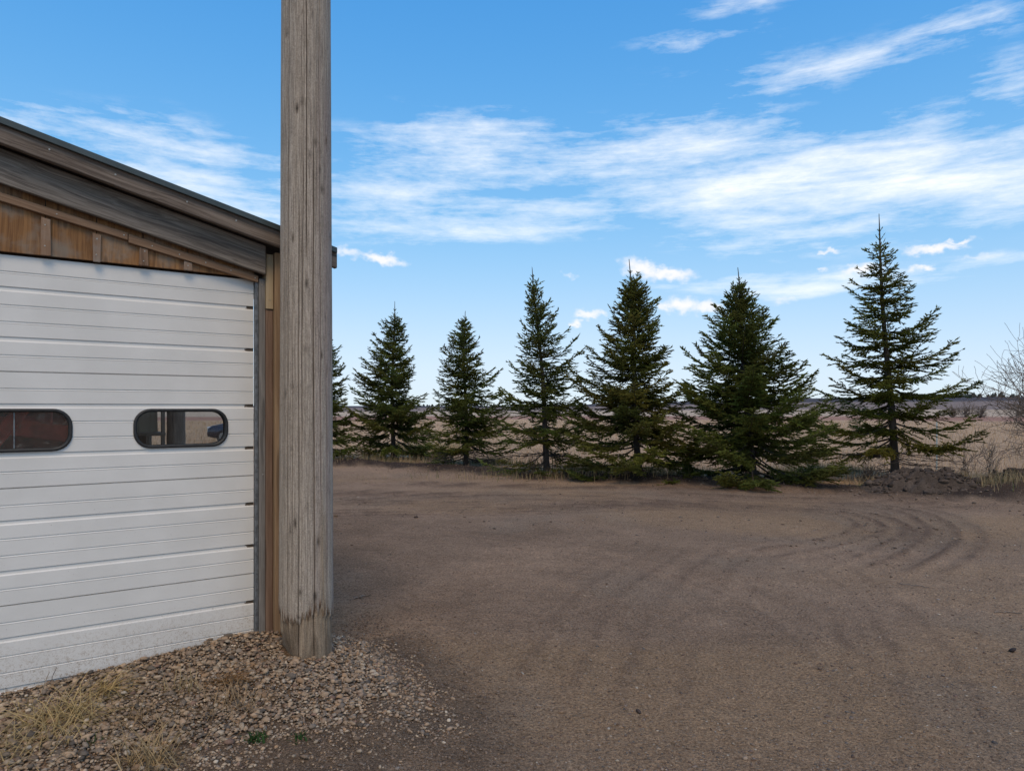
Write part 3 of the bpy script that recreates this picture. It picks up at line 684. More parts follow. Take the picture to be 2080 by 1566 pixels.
    col = col + (C(.27, .205, .185) - col) * pink
    warm = (np.exp(-((rel - .66) / .16) ** 2) * sstep(1.15, .8, Z))[..., None] * sstep(.3, .6, g); col = col + (C(.34, .245, .15) - col) * warm * .8
    col = col + (C(.315, .240, .165) * (0.75 + .5 * g2) - col) * foot[..., None] * .85
    rim = np.exp(-((Z - ledge - .012) / .028) ** 2)[..., None] * sstep(.42, .6, fbm(rel * 18, Z * 6, 107, 2))[..., None]
    col = col + (C(.16, .085, .045) - col) * rim * .85
    stain = sstep(.5, .66, fbm(rel * 3 + 1, Z * 5, 109, 3))[..., None] * foot[..., None]; col = col + (C(.15, .11, .075) - col) * stain * .6
    col = col + (C(.05, .04, .034) - col) * np.clip(crack * .95 + knot * .85, 0, .9)[..., None]
    me = mesh_np('trunk', V, Q, np.clip(col.reshape(-1, 3), .01, .9))
    mt, T, b = newmat('weathered_pole_wood'); at = T.node('ShaderNodeAttribute', attribute_name='tint'); tc = T.node('ShaderNodeTexCoord'); P = tc.outputs['Object']
    n1 = T.noise(T.mapping(P, scale=(130, 130, 75)), 1.0, 4, 0.6, 2.2); n2 = T.noise(T.mapping(P, scale=(190, 190, 6)), 1.0, 4, 0.6)
    h = T.math('ADD', T.math('MULTIPLY', n1, 0.65), T.math('MULTIPLY', n2, 0.6))
    sc_ = T.node('ShaderNodeVectorMath', operation='SCALE'); T.l.new(at.outputs['Color'], sc_.inputs[0]); T.put(sc_.inputs['Scale'], T.rng(h, .44, .80, .45, 1.55, False))
    T.put(b.inputs['Base Color'], sc_.outputs[0]); b.inputs['Roughness'].default_value = .9; b.inputs['Specular IOR Level'].default_value = .2
    T.put(b.inputs['Normal'], T.bump(h, 1.0, .010))
    o = link('wooden_pole', me, mt, None, True); tag(o, 'thick weathered grey wooden pole with long cracks at the shed corner', 'pole')
build_pole()

# ------------------------------------------------------------------ gravel, pebbles, clods
def ico(sub):
    bm = bmesh.new(); bmesh.ops.create_icosphere(bm, subdivisions=sub, radius=1.0)
    V = np.array([v.co[:] for v in bm.verts]); Fc = np.array([[v.index for v in f.verts] for f in bm.faces]); bm.free(); return V, Fc
ICO = {1: ico(1), 2: ico(2)}
def stones(pos, size, flat, cols, sub, seed):
    rs = np.random.RandomState(seed); V0, F0 = ICO[sub]; n = len(pos); k = len(V0)
    variants = []
    for i in range(14):
        d = rs.normal(size=(5, 3)); d /= np.linalg.norm(d, axis=1)[:, None]; v = V0.copy()
        for dd in d:                                             # chop flats for angular pebbles
            lim = rs.uniform(.45, .85); p = v @ dd; v = v - np.maximum(p - lim, 0)[:, None] * dd[None, :]
        variants.append(v * (1 + rs.normal(size=(k, 1)) * .06))
    variants = np.array(variants)
    v = variants[rs.randint(0, 14, n)]
    s = np.stack([size * rs.uniform(.8, 1.35, n), size * rs.uniform(.65, 1.0, n), size * flat * rs.uniform(.6, 1.0, n)], 1)
    v = v * s[:, None, :]
    a = rs.uniform(0, 6.283, n); tx = rs.normal(0, .35, n)
    ca, sa = np.cos(a), np.sin(a); ct, st = np.cos(tx), np.sin(tx)
    y1 = v[:, :, 1] * ct[:, None] - v[:, :, 2] * st[:, None]; z1 = v[:, :, 1] * st[:, None] + v[:, :, 2] * ct[:, None]
    x2 = v[:, :, 0] * ca[:, None] - y1 * sa[:, None]; y2 = v[:, :, 0] * sa[:, None] + y1 * ca[:, None]
    W = np.stack([x2, y2, z1], -1) + pos[:, None, :]
    Fc = (F0[None] + (np.arange(n) * k)[:, None, None]).reshape(-1, 3)
    return W.reshape(-1, 3), Fc, np.repeat(cols, k, axis=0)
PAL = np.array([(.34, .255, .18), (.29, .215, .155), (.38, .31, .235), (.22, .165, .125), (.17, .14, .115), (.105, .09, .078), (.30, .20, .125), (.25, .21, .175), (.47, .41, .34), (.20, .13, .10)])
PW = np.array([.2, .18, .12, .14, .10, .07, .07, .07, .02, .03]); PW = PW / PW.sum()
def build_gravel():
    rs = np.random.RandomState(11); m = tinted('pebble', .8, .3, .22, 90)
    N = 80000; lx = rs.uniform(-2.6, 1.25, N); out = rs.uniform(0.0, 2.1, N); x, y = from_shed(lx, out)
    r = gravel_r(x, y); edge = fbm(x * 3, y * 3, 15, 3)
    vis = (np.abs(x / y) < 1.0) & (y > 2.35)
    keep = vis & (rs.rand(N) < np.clip((1.16 - r + (edge - .5) * .55) * 2.2, 0, 1)) & (np.hypot(*(np.array(to_shed(x, y)) - np.array([[.203], [.345]]))) > .135)
    x = x[keep]; y = y[keep]; n = len(x); r = r[keep]
    n = min(n, 22000); x = x[:n]; y = y[:n]; r = r[:n]
    size = np.clip(rs.lognormal(math.log(.0090), .44, n), .004, .030) * np.where(r > .8, .8, 1.0)
    z = ground_h(x, y) + size * .25 + rs.rand(n) * .012 * (r < .75)
    cols = PAL[rs.choice(len(PAL), n, p=PW)] * rs.uniform(.65, 1.15, (n, 1)) * np.array([1.03, .98, .90])
    big = size > .0135; pos = np.stack([x, y, z], 1)
    V1, F1, C1 = stones(pos[big], size[big], .62, cols[big], 1, 3); V2, F2, C2 = stones(pos[~big], size[~big], .62, cols[~big], 1, 4)
    o = link('gravel', mesh_np('gravel', np.concatenate([V1, V2]), np.concatenate([F1, F2 + len(V1)]), np.concatenate([C1, C2])), m)
    tag(o, 'tan and grey gravel heaped along the foot of the white door', kind='stuff')
    # pebbles pressed into the yard, thinning with distance
    N = 15000; py = rs.uniform(1005, 1640, N); px = rs.uniform(640, 2250, N); Y = EYE * F / (py - HY); X = (px - PX0) / F * Y
    k = (edge_y(X) - Y > .2) & (gravel_r(X, Y) > .9); X = X[k]; Y = Y[k]; n = len(X)
    cl = fbm(X * 1.3, Y * 1.3, 35, 3); k = rs.rand(n) < np.clip((cl - .25) * 2.2, .12, 1); X = X[k]; Y = Y[k]; n = len(X)
    size = np.clip(rs.lognormal(math.log(.0068), .4, n), .003, .022) * np.clip(Y / 7, .85, 1.5)
    cols = PAL[rs.choice(len(PAL), n, p=PW)] * rs.uniform(.5, 1.0, (n, 1))
    dk = rs.rand(n) < .3; cols[dk] = np.array([.12, .08, .058]) * rs.uniform(.7, 1.3, (dk.sum(), 1))
    V, Fc, Cc = stones(np.stack([X, Y, ground_h(X, Y) + size * .12], 1), size, .55, cols, 1, 6)
    o = link('yard_pebbles', mesh_np('yard_pebbles', V, Fc, Cc), m); tag(o, 'small pebbles and soil crumbs pressed into the dirt yard', kind='stuff')
    # crumbs of loose soil along the ruts and the yard edge
    X = []; Y = []
    for k, P in enumerate(TR[:4]):
        t = rs.randint(0, len(P) - 1, 160); f = rs.rand(160)[:, None]; q = P[t] * (1 - f) + P[t + 1] * f + rs.normal(0, .16, (160, 2)); X.append(q[:, 0]); Y.append(q[:, 1])
    xe = rs.uniform(-7, 12, 4200); ye = edge_y(xe) + rs.normal(.45, .5, 4200); X.append(xe); Y.append(ye)
    ang = rs.uniform(-.9, 1.9, 2600); rd = rs.normal(1.28, .22, 2600); q = from_shed(.15 + .64 * rd * np.maximum(np.sin(ang), -.1) - (ang < 0) * rs.rand(2600) * 1.2, 1.45 * rd * np.cos(ang)); X.append(q[0]); Y.append(q[1])
    X = np.concatenate(X); Y = np.concatenate(Y); n = len(X); size = np.clip(rs.lognormal(math.log(.012), .45, n), .005, .04); size[-2600:] = np.clip(size[-2600:] * .55, .003, .012)
    cols = np.array([.15, .107, .076]) * rs.uniform(.55, 1.5, (n, 1))
    V, Fc, Cc = stones(np.stack([X, Y, ground_h(X, Y) + size * .2], 1), size, .7, cols, 1, 8)
    o = link('soil_crumbs', mesh_np('soil_crumbs', V, Fc, Cc), m); tag(o, 'dark loose soil crumbs along the ruts and yard edge', kind='stuff')
build_gravel()

def soil_heap(px, py, w, dpt, h, seed, label):
    X, Y = gp(px, py, .1); Y += dpt * .5; rs = np.random.RandomState(seed)
    N = 90; u = np.linspace(-1, 1, N); U, Vv = np.meshgrid(u, u); x = X + U * w; y = Y + Vv * dpt
    rad = np.sqrt(U ** 2 + Vv ** 2); base = ground_h(x.ravel(), y.ravel()).reshape(x.shape)
    bump = fbm(x * 2.2, y * 2.2, seed, 4); cl = fbm(x * 9, y * 9, seed + 3, 3)
    env = sstep(1.0, .25, rad + (bump - .5) * .7)
    z = base + h * env * (.55 + .9 * (bump - .2)) + env * (cl - .5) * .30 - .03 * (1 - env)
    V = np.stack([x, y, z], -1).reshape(-1, 3); i = np.arange(N - 1)[:, None] * N; j = np.arange(N - 1)[None, :]
    Q = np.stack([i + j, i + j + 1, i + N + j + 1, i + N + j], -1).reshape(-1, 4)
    c = np.array([.072, .054, .042])[None] * (.55 + .9 * fbm(x * 5, y * 5, seed + 9, 3).reshape(-1, 1))
    t = empty('soil_heap', (0, 0, 0)); tag(t, label, 'soil heap', 'dark soil heaps at the right end of the spruce row')
    mat = tinted('dark_topsoil', .95, .15, .4, 40, bump=.8)
    link('heap', mesh_np('heap', V, Q, c), mat, t, True)
    n = 900; a = rs.uniform(0, 6.283, n); rr = np.sqrt(rs.rand(n)) * .95; xs = X + np.cos(a) * rr * w; ys = Y + np.sin(a) * rr * dpt
    iu = np.clip(((xs - X) / w + 1) / 2 * (N - 1), 0, N - 1).astype(int); iv = np.clip(((ys - Y) / dpt + 1) / 2 * (N - 1), 0, N - 1).astype(int)
    sz = np.clip(rs.lognormal(math.log(.026), .6, n), .012, .1)
    Vc, Fc, Cc = stones(np.stack([xs, ys, z[iv, iu] + sz * .2], 1), sz, .8, np.array([.072, .054, .042]) * rs.uniform(.5, 1.5, (n, 1)), 1, seed)
    o = link('clods', mesh_np('clods', Vc, Fc, Cc), mat, t); o['kind'] = 'stuff'
soil_heap(1895, 996, 1.12, .8, .40, 21, 'low heap of dark cloddy soil right of the rightmost spruce')
soil_heap(2075, 985, .85, .6, .30, 27, 'dark soil heap under the bare shrub at the right edge')

# ------------------------------------------------------------------ spruces
M_needle = tinted('spruce_needles', .7, .12, .18, 14, trans=.30)
M_bark = wood('spruce_bark', (.035, .026, .021), (.085, .065, .052), 'z', 40, 0, bump=1.0, knots=.4)
def spruce(px, base_py, top_px, top_py, half_px, seed, label, depth=None, zb=.10, dens=1.0, up=0.0, sparse_low=0.3, power=.85, whorl=.25, dead=0.0, tone=(1, 1, 1), spike=.35, asym=.18):
    rs = np.random.RandomState(seed)
    Y = (EYE - zb) * F / (base_py - HY) if depth is None else depth
    X = (px - PX0) / F * Y; zb = gz(X, Y) - .04
    H = (HY - top_py) / F * Y + EYE - zb; Rm = half_px * 1.22 / F * Y
    lean = (top_px - px) / F * Y
    t = empty('spruce_tree', (X, Y, zb)); tag(t, label, 'spruce tree', 'young spruces along the yard edge')
    def tp(h): f = h / H; return np.array([lean * f + .03 * math.sin(f * 7 + seed), .02 * math.sin(f * 5 + seed * 2), h])
    hs = np.linspace(0, H, 26); P = np.array([tp(h) for h in hs]); r0 = .0125 * H + .012
    rad = r0 * (1 - hs / H) ** .85 + .006; rad[0] *= 1.35; rad[1] *= 1.08
    V, Q = tube_np([(P, rad)], 10); link('trunk', mesh_np('trunk', V, Q), M_bark, t, True)
    limbs = []; S0 = []; S1 = []; SR = []; SC = []
    def shoots(a, b, w, c):
        S0.append(a); S1.append(b); SR.append(w); SC.append(c)
    base_c = np.array([.122, .140, .034]) * np.array(tone)
    def branch(h, az, L, a0, curl, foliage, q0):
        o = tp(h); ca, sa = math.cos(az), math.sin(az); out = np.array([ca, sa, 0.]); side = np.array([-sa, ca, 0.])
        n = max(5, int(L / .09)); q = np.linspace(0, 1, n); wob = (rs.rand() - .5) * .25
        sag = -0.10 * L * np.sin(q * math.pi) * (1 if a0 < .5 else .3)
        pts = o[None] + out[None] * (L * q * math.cos(a0))[:, None] + side[None] * (L * wob * q ** 2)[:, None]
        pts[:, 2] += L * (q * math.sin(a0) + curl * q ** 2.2) + sag
        limbs.append((pts, np.linspace(.004 + .009 * L, .003, n)))
        c_br = base_c * rs.uniform(.62, 1.35) * np.array([rs.uniform(.9, 1.2), 1, rs.uniform(.8, 1.1)])
        tang = np.gradient(pts, axis=0); tang /= np.linalg.norm(tang, axis=1)[:, None]
        step = .064 / dens; m = int(L * (1 - q0) / step)
        for i in range(n - 1):
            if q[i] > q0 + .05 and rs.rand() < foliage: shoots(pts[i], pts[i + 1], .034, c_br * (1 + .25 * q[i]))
        for k in range(m):
            qq = q0 + (1 - q0) * (k + rs.rand() * .6) / max(m, 1)
            if qq > .985 or rs.rand() > foliage: continue
            i = min(int(qq * (n - 1)), n - 2); f = qq * (n - 1) - i; p = pts[i] * (1 - f) + pts[i + 1] * f; tg = tang[i]
            for sgn in (-1, 1):
                l = min(.50, (.56 * L * (1 - qq) ** .8 + .065)) * rs.uniform(.55, 1.15)
                ang = R(rs.uniform(38, 62)); d = tg * math.cos(ang) + side * sgn * math.sin(ang) + np.array([0, 0, rs.normal(.02 if a0 > .35 else -.10, .16)])
                d /= np.linalg.norm(d); nseg = max(1, int(round(l / .085))); pp = p; dd = d.copy(); st = l / nseg
                for s in range(nseg):
                    dd = dd + tg * .10 + np.array([0, 0, rs.normal(.0, .07)]); dd /= np.linalg.norm(dd); e = pp + dd * st
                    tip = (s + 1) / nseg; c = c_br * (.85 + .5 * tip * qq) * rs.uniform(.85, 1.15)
                    shoots(pp, e, .033, c)
                    if nseg >= 2 and s < nseg:
                        for s2 in (-1, 1):
                            if rs.rand() < .66 * dens:
                                sd = np.cross(dd, [0, 0, 1.]); sd /= np.linalg.norm(sd) + 1e-6
                                d2 = dd * .75 + sd * s2 * .65 + np.array([0, 0, rs.normal(-.06, .2)]); d2 /= np.linalg.norm(d2)
                                shoots(pp + dd * st * .5, pp + dd * st * .5 + d2 * rs.uniform(.06, .13),  .031, c * rs.uniform(.9, 1.2))
                    pp = e
    def dead_branch(h, az, L):
        o = tp(h); out = np.array([math.cos(az), math.sin(az), 0.]); side = np.array([-out[1], out[0], 0]); n = 7; q = np.linspace(0, 1, n)
        pts = o[None] + out[None] * (L * q)[:, None] + side[None] * (rs.normal(0, .12) * L * q ** 2)[:, None]; pts[:, 2] += L * (-.22 * q + .16 * q ** 2) + rs.normal(0, .05) * q
        limbs.append((pts, np.linspace(.010, .003, n)))
        for k in range(int(L * 16)):
            i = rs.randint(1, n - 1); d = out * .5 + side * rs.normal(0, .7) + np.array([0, 0, rs.normal(-.15, .3)]); d /= np.linalg.norm(d); l = rs.uniform(.08, .3)
            limbs.append((np.array([pts[i], pts[i] + d * l * .5 + rs.normal(0, .01, 3), pts[i] + d * l]), np.array([.0045, .0035, .002])))
    h = H * (.03 + .035 * sparse_low) + .05; k = 0; golden = rs.rand() * 6
    while h < H * (1 - .075 - spike * .055):
        f = h / H; prof = Rm * min(1.0, .80 + f * 2.0) * (1 - f) ** power * 1.10
        nb = int(round(5.2 + rs.rand() * 2 - 1.2 * f)); golden += rs.rand() * 2
        for b in range(nb):
            az = golden + b * 6.283 / nb + rs.normal(0, .22); L = max(.10, prof * rs.uniform(.78, 1.06) * (1 + asym * math.sin(az * 1 + seed + f * 5)))
            if rs.rand() < .05: L *= 1.08
            a0 = (np.interp(f, [0, .2, .45, .75, 1], [-.22, -.10, .13, .50, 1.0]) + up * f + rs.normal(0, .09))
            curl = np.interp(f, [0, .3, 1], [.13, .15, .12]) + rs.normal(0, .05)
            fol = np.interp(f, [.22, .5, 1], [1, .9, .72]) if f > .22 else 1 - sparse_low * (1 - f / .22)
            if f < .13 and rs.rand() < dead: dead_branch(h, az, L * .8); continue
            q0 = np.interp(f, [0, .16, .3, 1], [.32, .16, .08, .05])
            branch(h + rs.normal(0, .03), az, L, a0, curl, fol, q0)
        # short shoots between the whorls
        for b in range(5):
            az = rs.rand() * 6.283; L = min(prof * rs.uniform(.25, .65), .7)
            if f > .14: branch(h + whorl * rs.uniform(.3, .7), az, max(.08, L), np.interp(f, [0, .5, 1], [.0, .3, .9]) + rs.normal(0, .15), .1, .9, .05)
        h += whorl * (1 - .25 * f) * rs.uniform(.85, 1.15) * (H / 5.5) ** .5
    for k in range(int(H * 3 * dead) + 2): dead_branch(rs.uniform(.15, .13 * H), rs.rand() * 6.283, Rm * rs.uniform(.35, .75))
    # leader with its last little whorls
    a = tp(H * (1 - .08 - spike * .055)); top = tp(H); L = np.linalg.norm(top - a); limbs.append((np.array([a, top]), np.array([.008, .005])))
    for i in range(5):
        f0 = i / 5; shoots(a + (top - a) * f0, a + (top - a) * (f0 + .2), .022, base_c * 1.25)
    for q in (.02, .25, .5):
        for b in range(5):
            az = b * 1.256 + q * 9 + rs.rand(); d = np.array([math.cos(az) * .62, math.sin(az) * .62, .78]); p = a + (top - a) * q; l = .20 * (1 - q) * rs.uniform(.7, 1.2) * H / 5
            shoots(p, p + d * l * .5, .024, base_c * 1.3); shoots(p + d * l * .5, p + d * l, .022, base_c * 1.3)
    V, Q = tube_np(limbs, 4); link('branches', mesh_np('branches', V, Q), M_bark, t)
    # needles: every shoot is a short bottle-brush
    A = np.array(S0); B = np.array(S1); W = np.array(SR); Cc = np.array(SC); N = len(A)
    ax = B - A; ln = np.linalg.norm(ax, axis=1)[:, None] + 1e-6; ax = ax / ln
    ref = np.where(np.abs(ax[:, 2:3]) > .9, [[1., 0, 0]], [[0, 0, 1.]]); u = np.cross(ax, ref); u /= np.linalg.norm(u, axis=1)[:, None]; v = np.cross(ax, u)
    VV = []; TT = []; CC = []; base = 0
    mid = A + ax * ln * .5
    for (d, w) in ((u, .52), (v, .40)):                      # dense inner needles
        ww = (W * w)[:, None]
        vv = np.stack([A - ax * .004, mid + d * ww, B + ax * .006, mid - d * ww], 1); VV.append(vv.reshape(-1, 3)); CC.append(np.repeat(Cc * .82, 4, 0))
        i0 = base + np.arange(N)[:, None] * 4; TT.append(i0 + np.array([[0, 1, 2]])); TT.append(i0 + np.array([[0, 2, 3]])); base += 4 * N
    for k in range(5):                                        # outer needles
        ang = rs.uniform(0, 6.283, N)[:, None]; tpos = rs.uniform(.0, 1.0, N)[:, None]; rdir = np.cos(ang) * u + np.sin(ang) * v
        up_b = np.where(rdir[:, 2:3] < -.3, .7, 1.0); d = ax * .62 + rdir * .85; l = (W * rs.uniform(.8, 1.35, N))[:, None] * up_b
        p = A + ax * ln * tpos; pd = np.cross(rdir, ax) * .0072
        vv = np.stack([p + pd, p - pd, p + d * l], 1); VV.append(vv.reshape(-1, 3)); CC.append(np.repeat(Cc * rs.uniform(.85, 1.25, (N, 1)), 3, 0))
        TT.append(base + np.arange(N)[:, None] * 3 + np.array([[0, 1, 2]])); base += 3 * N
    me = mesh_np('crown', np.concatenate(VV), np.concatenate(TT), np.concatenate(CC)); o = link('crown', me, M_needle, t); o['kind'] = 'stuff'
    return N
NS = 0
NS += spruce(652, 930, 655, 655, 82, 3, 'small spruce mostly hidden behind the wooden pole', dens=.85)
NS += spruce(797, 926, 800, 612, 90, 14, 'short broad spruce, first one clear of the pole', dens=.95, sparse_low=.0, dead=.1, spike=.8)
NS += spruce(946, 940, 944, 632, 98, 25, 'smallest spruce of the row, slim with its lower trunk showing', dens=.8, sparse_low=.5, dead=.8, spike=.3)
NS += spruce(1114, 958, 1083, 543, 104, 36, 'thin open spruce leaning left, third one clear of the pole', dens=.72, up=.35, sparse_low=.45, dead=.6, whorl=.31, power=.80)
NS += spruce(1298, 964, 1279, 527, 126, 47, 'full spruce with a long bare leader, fourth from the right', dens=.95, up=.25, spike=1.0, power=.84, tone=(1.12, 1.0, .95), dead=.0, sparse_low=0)
NS += spruce(1528, 970, 1497, 543, 186, 58, 'widest bushy spruce with branches sweeping the ground', dens=1.0, up=.2, spike=.9, power=1.05, sparse_low=0, asym=.04)
NS += spruce(1819, 966, 1783, 435, 165, 69, 'tallest spruce at the right end, layered flat branches and bare lower trunk', dens=.8, up=-.22, spike=1.0, power=1.0, whorl=.34, dead=.75, sparse_low=.3, tone=(1.1, 1.0, .8), asym=.06)
print('shoots', NS)

# ------------------------------------------------------------------ bare shrub, saplings, scrub
M_twig = plain('grey_brown_twig', (.16, .125, .098), .8, 0, .3, 40)
def bare_shrub(name, X, Y, Hh, spread, stems, seed, label, cat='shrub', group=None, r0=.012, levels=4, gnarl=.22):
    rs = np.random.RandomState(seed); paths = []; z = gz(X, Y) - .03
    def grow(p, d, L, r, lev):
        n = 5; pts = [p]; dd = d.copy()
        for i in range(n):
            dd = dd + rs.normal(0, gnarl / 2, 3) + np.array([0, 0, .03]); dd /= np.linalg.norm(dd); pts.append(pts[-1] + dd * L / n)
        pts = np.array(pts); paths.append((pts, np.linspace(r, r * .55, n + 1)))
        if lev <= 0: return
        for k in range(rs.randint(3, 6)):
            i = rs.randint(1, n + 1); nd = dd * .7 + rs.normal(0, .5, 3); nd[2] += .15; nd /= np.linalg.norm(nd); grow(pts[i], nd, L * rs.uniform(.45, .75), r * .58, lev - 1)
    for s in range(stems):
        a = rs.rand() * 6.283; rr = rs.rand() * .5; d = np.array([math.cos(a) * rr * spread, math.sin(a) * rr * spread, 1.0]); d /= np.linalg.norm(d)
        grow(np.array([math.cos(a) * .12 * rr, math.sin(a) * .12 * rr, 0.]), d, Hh * rs.uniform(.36, .5), r0, levels)
    V, Q = tube_np([(p, np.maximum(r, .0038)) for p, r in paths], 3)
    t = empty(name, (X, Y, z)); tag(t, label, cat, group); link('twigs', mesh_np('twigs', V, Q), M_twig, t)
bare_shrub('bare_shrub', 11.45, 14.6, 3.95, 1.15, 32, 5, 'tall leafless shrub with tangled twigs at the right edge', r0=.020, levels=3, gnarl=.26)
for (px, py, h, sd, lb) in ((1962, 962, 1.6, 7, 'thin bare sapling between the rightmost spruce and the tall shrub'), (2010, 965, 1.25, 9, 'small leafless bush in front of the tall bare shrub')):
    X, Y = gp(px, py, .1); bare_shrub('bare_sapling', X, Y, h, .9, 5, sd, lb, 'shrub', None, .006, 2, .15)
for (px, r, h, sd, lb) in ((1935, 118, 2.3, 31, 'left low brown bush out in the field'), (1962, 120, 3.2, 32, 'tallest low brown bush out in the field, in the middle'), (1990, 116, 2.4, 33, 'right low brown bush out in the field')):
    a = math.atan((px - PX0) / F); bare_shrub('field_bush', r * math.sin(a), r * math.cos(a), h, 2.2, 12, sd, lb, 'bush', 'brown bushes in the field', .05, 3, .3)
for (px, py, h, sd, lb) in ((905, 935, .55, 51, 'low twiggy weeds left of the smallest spruce'), (1085, 958, .6, 52, 'dry twiggy weeds under the thin leaning spruce'), (1760, 968, .7, 53, 'dry weeds left of the tallest spruce trunk')):
    X, Y = gp(px, py, .1); bare_shrub('dry_weeds', X, Y, h, 1.6, 9, sd, lb, 'weeds', None, .004, 2, .3)

# ------------------------------------------------------------------ grass, straw, stubble
M_grass = tinted('grass_blade', .9, .06, .15, 20, trans=.25)
def blades(X, Y, Z, L, W, lean, curve, rs, cols, seg=4, az=None):
    """bent tapering ribbons"""
    n = len(X); a = rs.uniform(0, 6.283, n) if az is None else az; t = np.linspace(0, 1, seg + 1)[None, :]
    d = np.stack([np.cos(a), np.sin(a)], 1); th = lean[:, None] + curve[:, None] * t
    dl = (L / seg)[:, None]; hx = np.concatenate([np.zeros((n, 1)), np.cumsum(np.sin(th[:, :-1]) * dl, 1)], 1); hz = np.concatenate([np.zeros((n, 1)), np.cumsum(np.cos(th[:, :-1]) * dl, 1)], 1)
    P = np.stack([X[:, None] + d[:, :1] * hx, Y[:, None] + d[:, 1:] * hx, Z[:, None] + hz], -1)
    w = (W[:, None] * (1 - .85 * t))[..., None] * .5; sd = np.stack([-d[:, 1], d[:, 0], np.zeros(n)], 1)[:, None, :]
    V = np.stack([P - sd * w, P + sd * w], 2).reshape(-1, 3); k = 2 * (seg + 1)
    s = np.arange(seg)[None, :] * 2; b = np.arange(n)[:, None] * k
    Q = np.stack([b + s, b + s + 1, b + s + 3, b + s + 2], -1).reshape(-1, 4)
    return V, Q, np.repeat(cols, k, 0)
STRAW = np.array([.50, .37, .19])
def clump(name, px, py, z, n, spread, L, seed, label, col=STRAW, lean=(.5, 1.2), curve=(.3, 1.2), w=.006, dirn=None, group='dry grass tufts in the gravel', cat='grass tuft'):
    rs = np.random.RandomState(seed); X0, Y0 = gp(px, py, z); X = rs.normal(0, spread, n); Y = rs.normal(0, spread * .7, n)
    Z = np.array(ground_h(X + X0, Y + Y0)); zb = gz(X0, Y0)
    az = None if dirn is None else rs.normal(dirn, .55, n)
    cols = col * rs.uniform(.55, 1.25, (n, 1)) * np.array([1, rs.uniform(.94, 1.03), rs.uniform(.85, 1.1)])
    V, Q, C = blades(X, Y, Z - zb, L * rs.uniform(.4, 1.15, n), w * rs.uniform(.6, 1.2, n), rs.uniform(*lean, n), rs.uniform(*curve, n), rs, cols, 5, az)
    o = link(name, mesh_np(name, V, Q, C), M_grass); o.location = (X0, Y0, zb)
    tag(o, label, cat, group)
clump('straw_tuft', 120, 1478, .07, 300, .10, .30, 1, 'largest pale straw tuft in the gravel by the door at lower left', lean=(.6, 1.45), curve=(.3, 2.2))
clump('straw_tuft', 200, 1425, .09, 110, .06, .24, 2, 'arched yellow straw tuft just above the largest tuft', lean=(.4, 1.2), curve=(.8, 2.0), dirn=.3)
clump('straw_tuft', 455, 1385, .13, 120, .05, .22, 3, 'flattened orange straw tuft in the middle of the gravel heap', col=np.array([.40, .25, .10]), lean=(.9, 1.35), curve=(.1, .5), dirn=-.5)
clump('straw_tuft', 300, 1545, .05, 150, .07, .22, 4, 'dull straw tuft at the bottom edge of the photo', col=STRAW * .8, lean=(.3, 1.3))
clump('straw_tuft', 480, 1440, .08, 110, .07, .15, 6, 'sparse low dry grass right of the big straw tuft', col=STRAW * .75, lean=(.2, 1.2))
clump('straw_tuft', 300, 1470, .08, 170, .16, .16, 7, 'thin matted dry grass between the big tuft and the weed', col=STRAW * .65, lean=(.8, 1.45), curve=(0, .3))
clump('straw_tuft', 40, 1540, .05, 120, .10, .22, 12, 'matted dry grass in the bottom left corner', col=STRAW * .8, lean=(.7, 1.45), curve=(0, .6))
clump('straw_tuft', 370, 1412, .1, 50, .05, .14, 13, 'few thin dry stalks left of the orange straw tuft', col=STRAW * .8, lean=(.1, 1.0))
GREEN = np.array([.05, .10, .03])
clump('green_weed', 520, 1506, .03, 60, .022, .045, 8, 'small dark green weed in the gravel near the bottom edge', col=GREEN, lean=(.2, 1.3), w=.012, group='green weeds in the gravel', cat='weed')
clump('green_weed', 608, 1502, .03, 36, .022, .035, 9, 'fainter green weed where the gravel meets the dirt', col=GREEN * .9, lean=(.2, 1.3), w=.010, group='green weeds in the gravel', cat='weed')
clump('green_weed', 195, 1520, .05, 40, .03, .05, 10, 'green sprigs beneath the big straw tuft', col=GREEN * .9, lean=(.2, 1.2), w=.007, group='green weeds in the gravel', cat='weed')
clump('grass_patch', 1778, 1000, .0, 500, .17, .10, 15, 'small green grass patch on the dirt before the tallest spruce', col=np.array([.07, .115, .04]), w=.006, group='green grass patches at the yard edge', cat='grass patch')
def twig_thing(name, pts, r, label, cat, mat=None):
    P = np.array(pts, float); t = np.linspace(0, 1, len(P)); tt = np.linspace(0, 1, 12); Q = np.stack([np.interp(tt, t, P[:, i]) for i in range(3)], 1)
    Q += np.random.RandomState(len(label)).normal(0, r * .8, Q.shape); V, F4 = tube_np([(Q - P[0], np.linspace(r, r * .5, 12))], 6)
    o = link(name, mesh_np(name, V, F4), mat or M_twig); o.location = P[0]; tag(o, label, cat)
def at(px, py, z): X, Y = gp(px, py, z); return (X, Y, z)
M_stalk = plain('dry_stalk', (.30, .24, .17), .8)
x, y = gp(62, 1462, .08); twig_thing('dry_stalk', [(x, y, gz(x, y)), (x + .03, y + .02, .19), (x + .06, y + .05, .30)], .003, 'thin pale dry stalk leaning up against the white door', 'stalk', M_stalk)
x, y = gp(85, 1412, .10); twig_thing('dark_twig', [(x, y, gz(x, y)), (x + .03, y + .03, .17), (x + .05, y + .045, .235)], .003, 'short dark twig standing beside the white door', 'twig')
def ground_stick(a, b, r, label):
    x0, y0 = gp(*a); x1, y1 = gp(*b); twig_thing('stick', [(x0, y0, gz(x0, y0) + r), ((x0 + x1) / 2, (y0 + y1) / 2, gz((x0 + x1) / 2, (y0 + y1) / 2) + r * 1.5), (x1, y1, gz(x1, y1) + r)], r, label, 'stick', None)
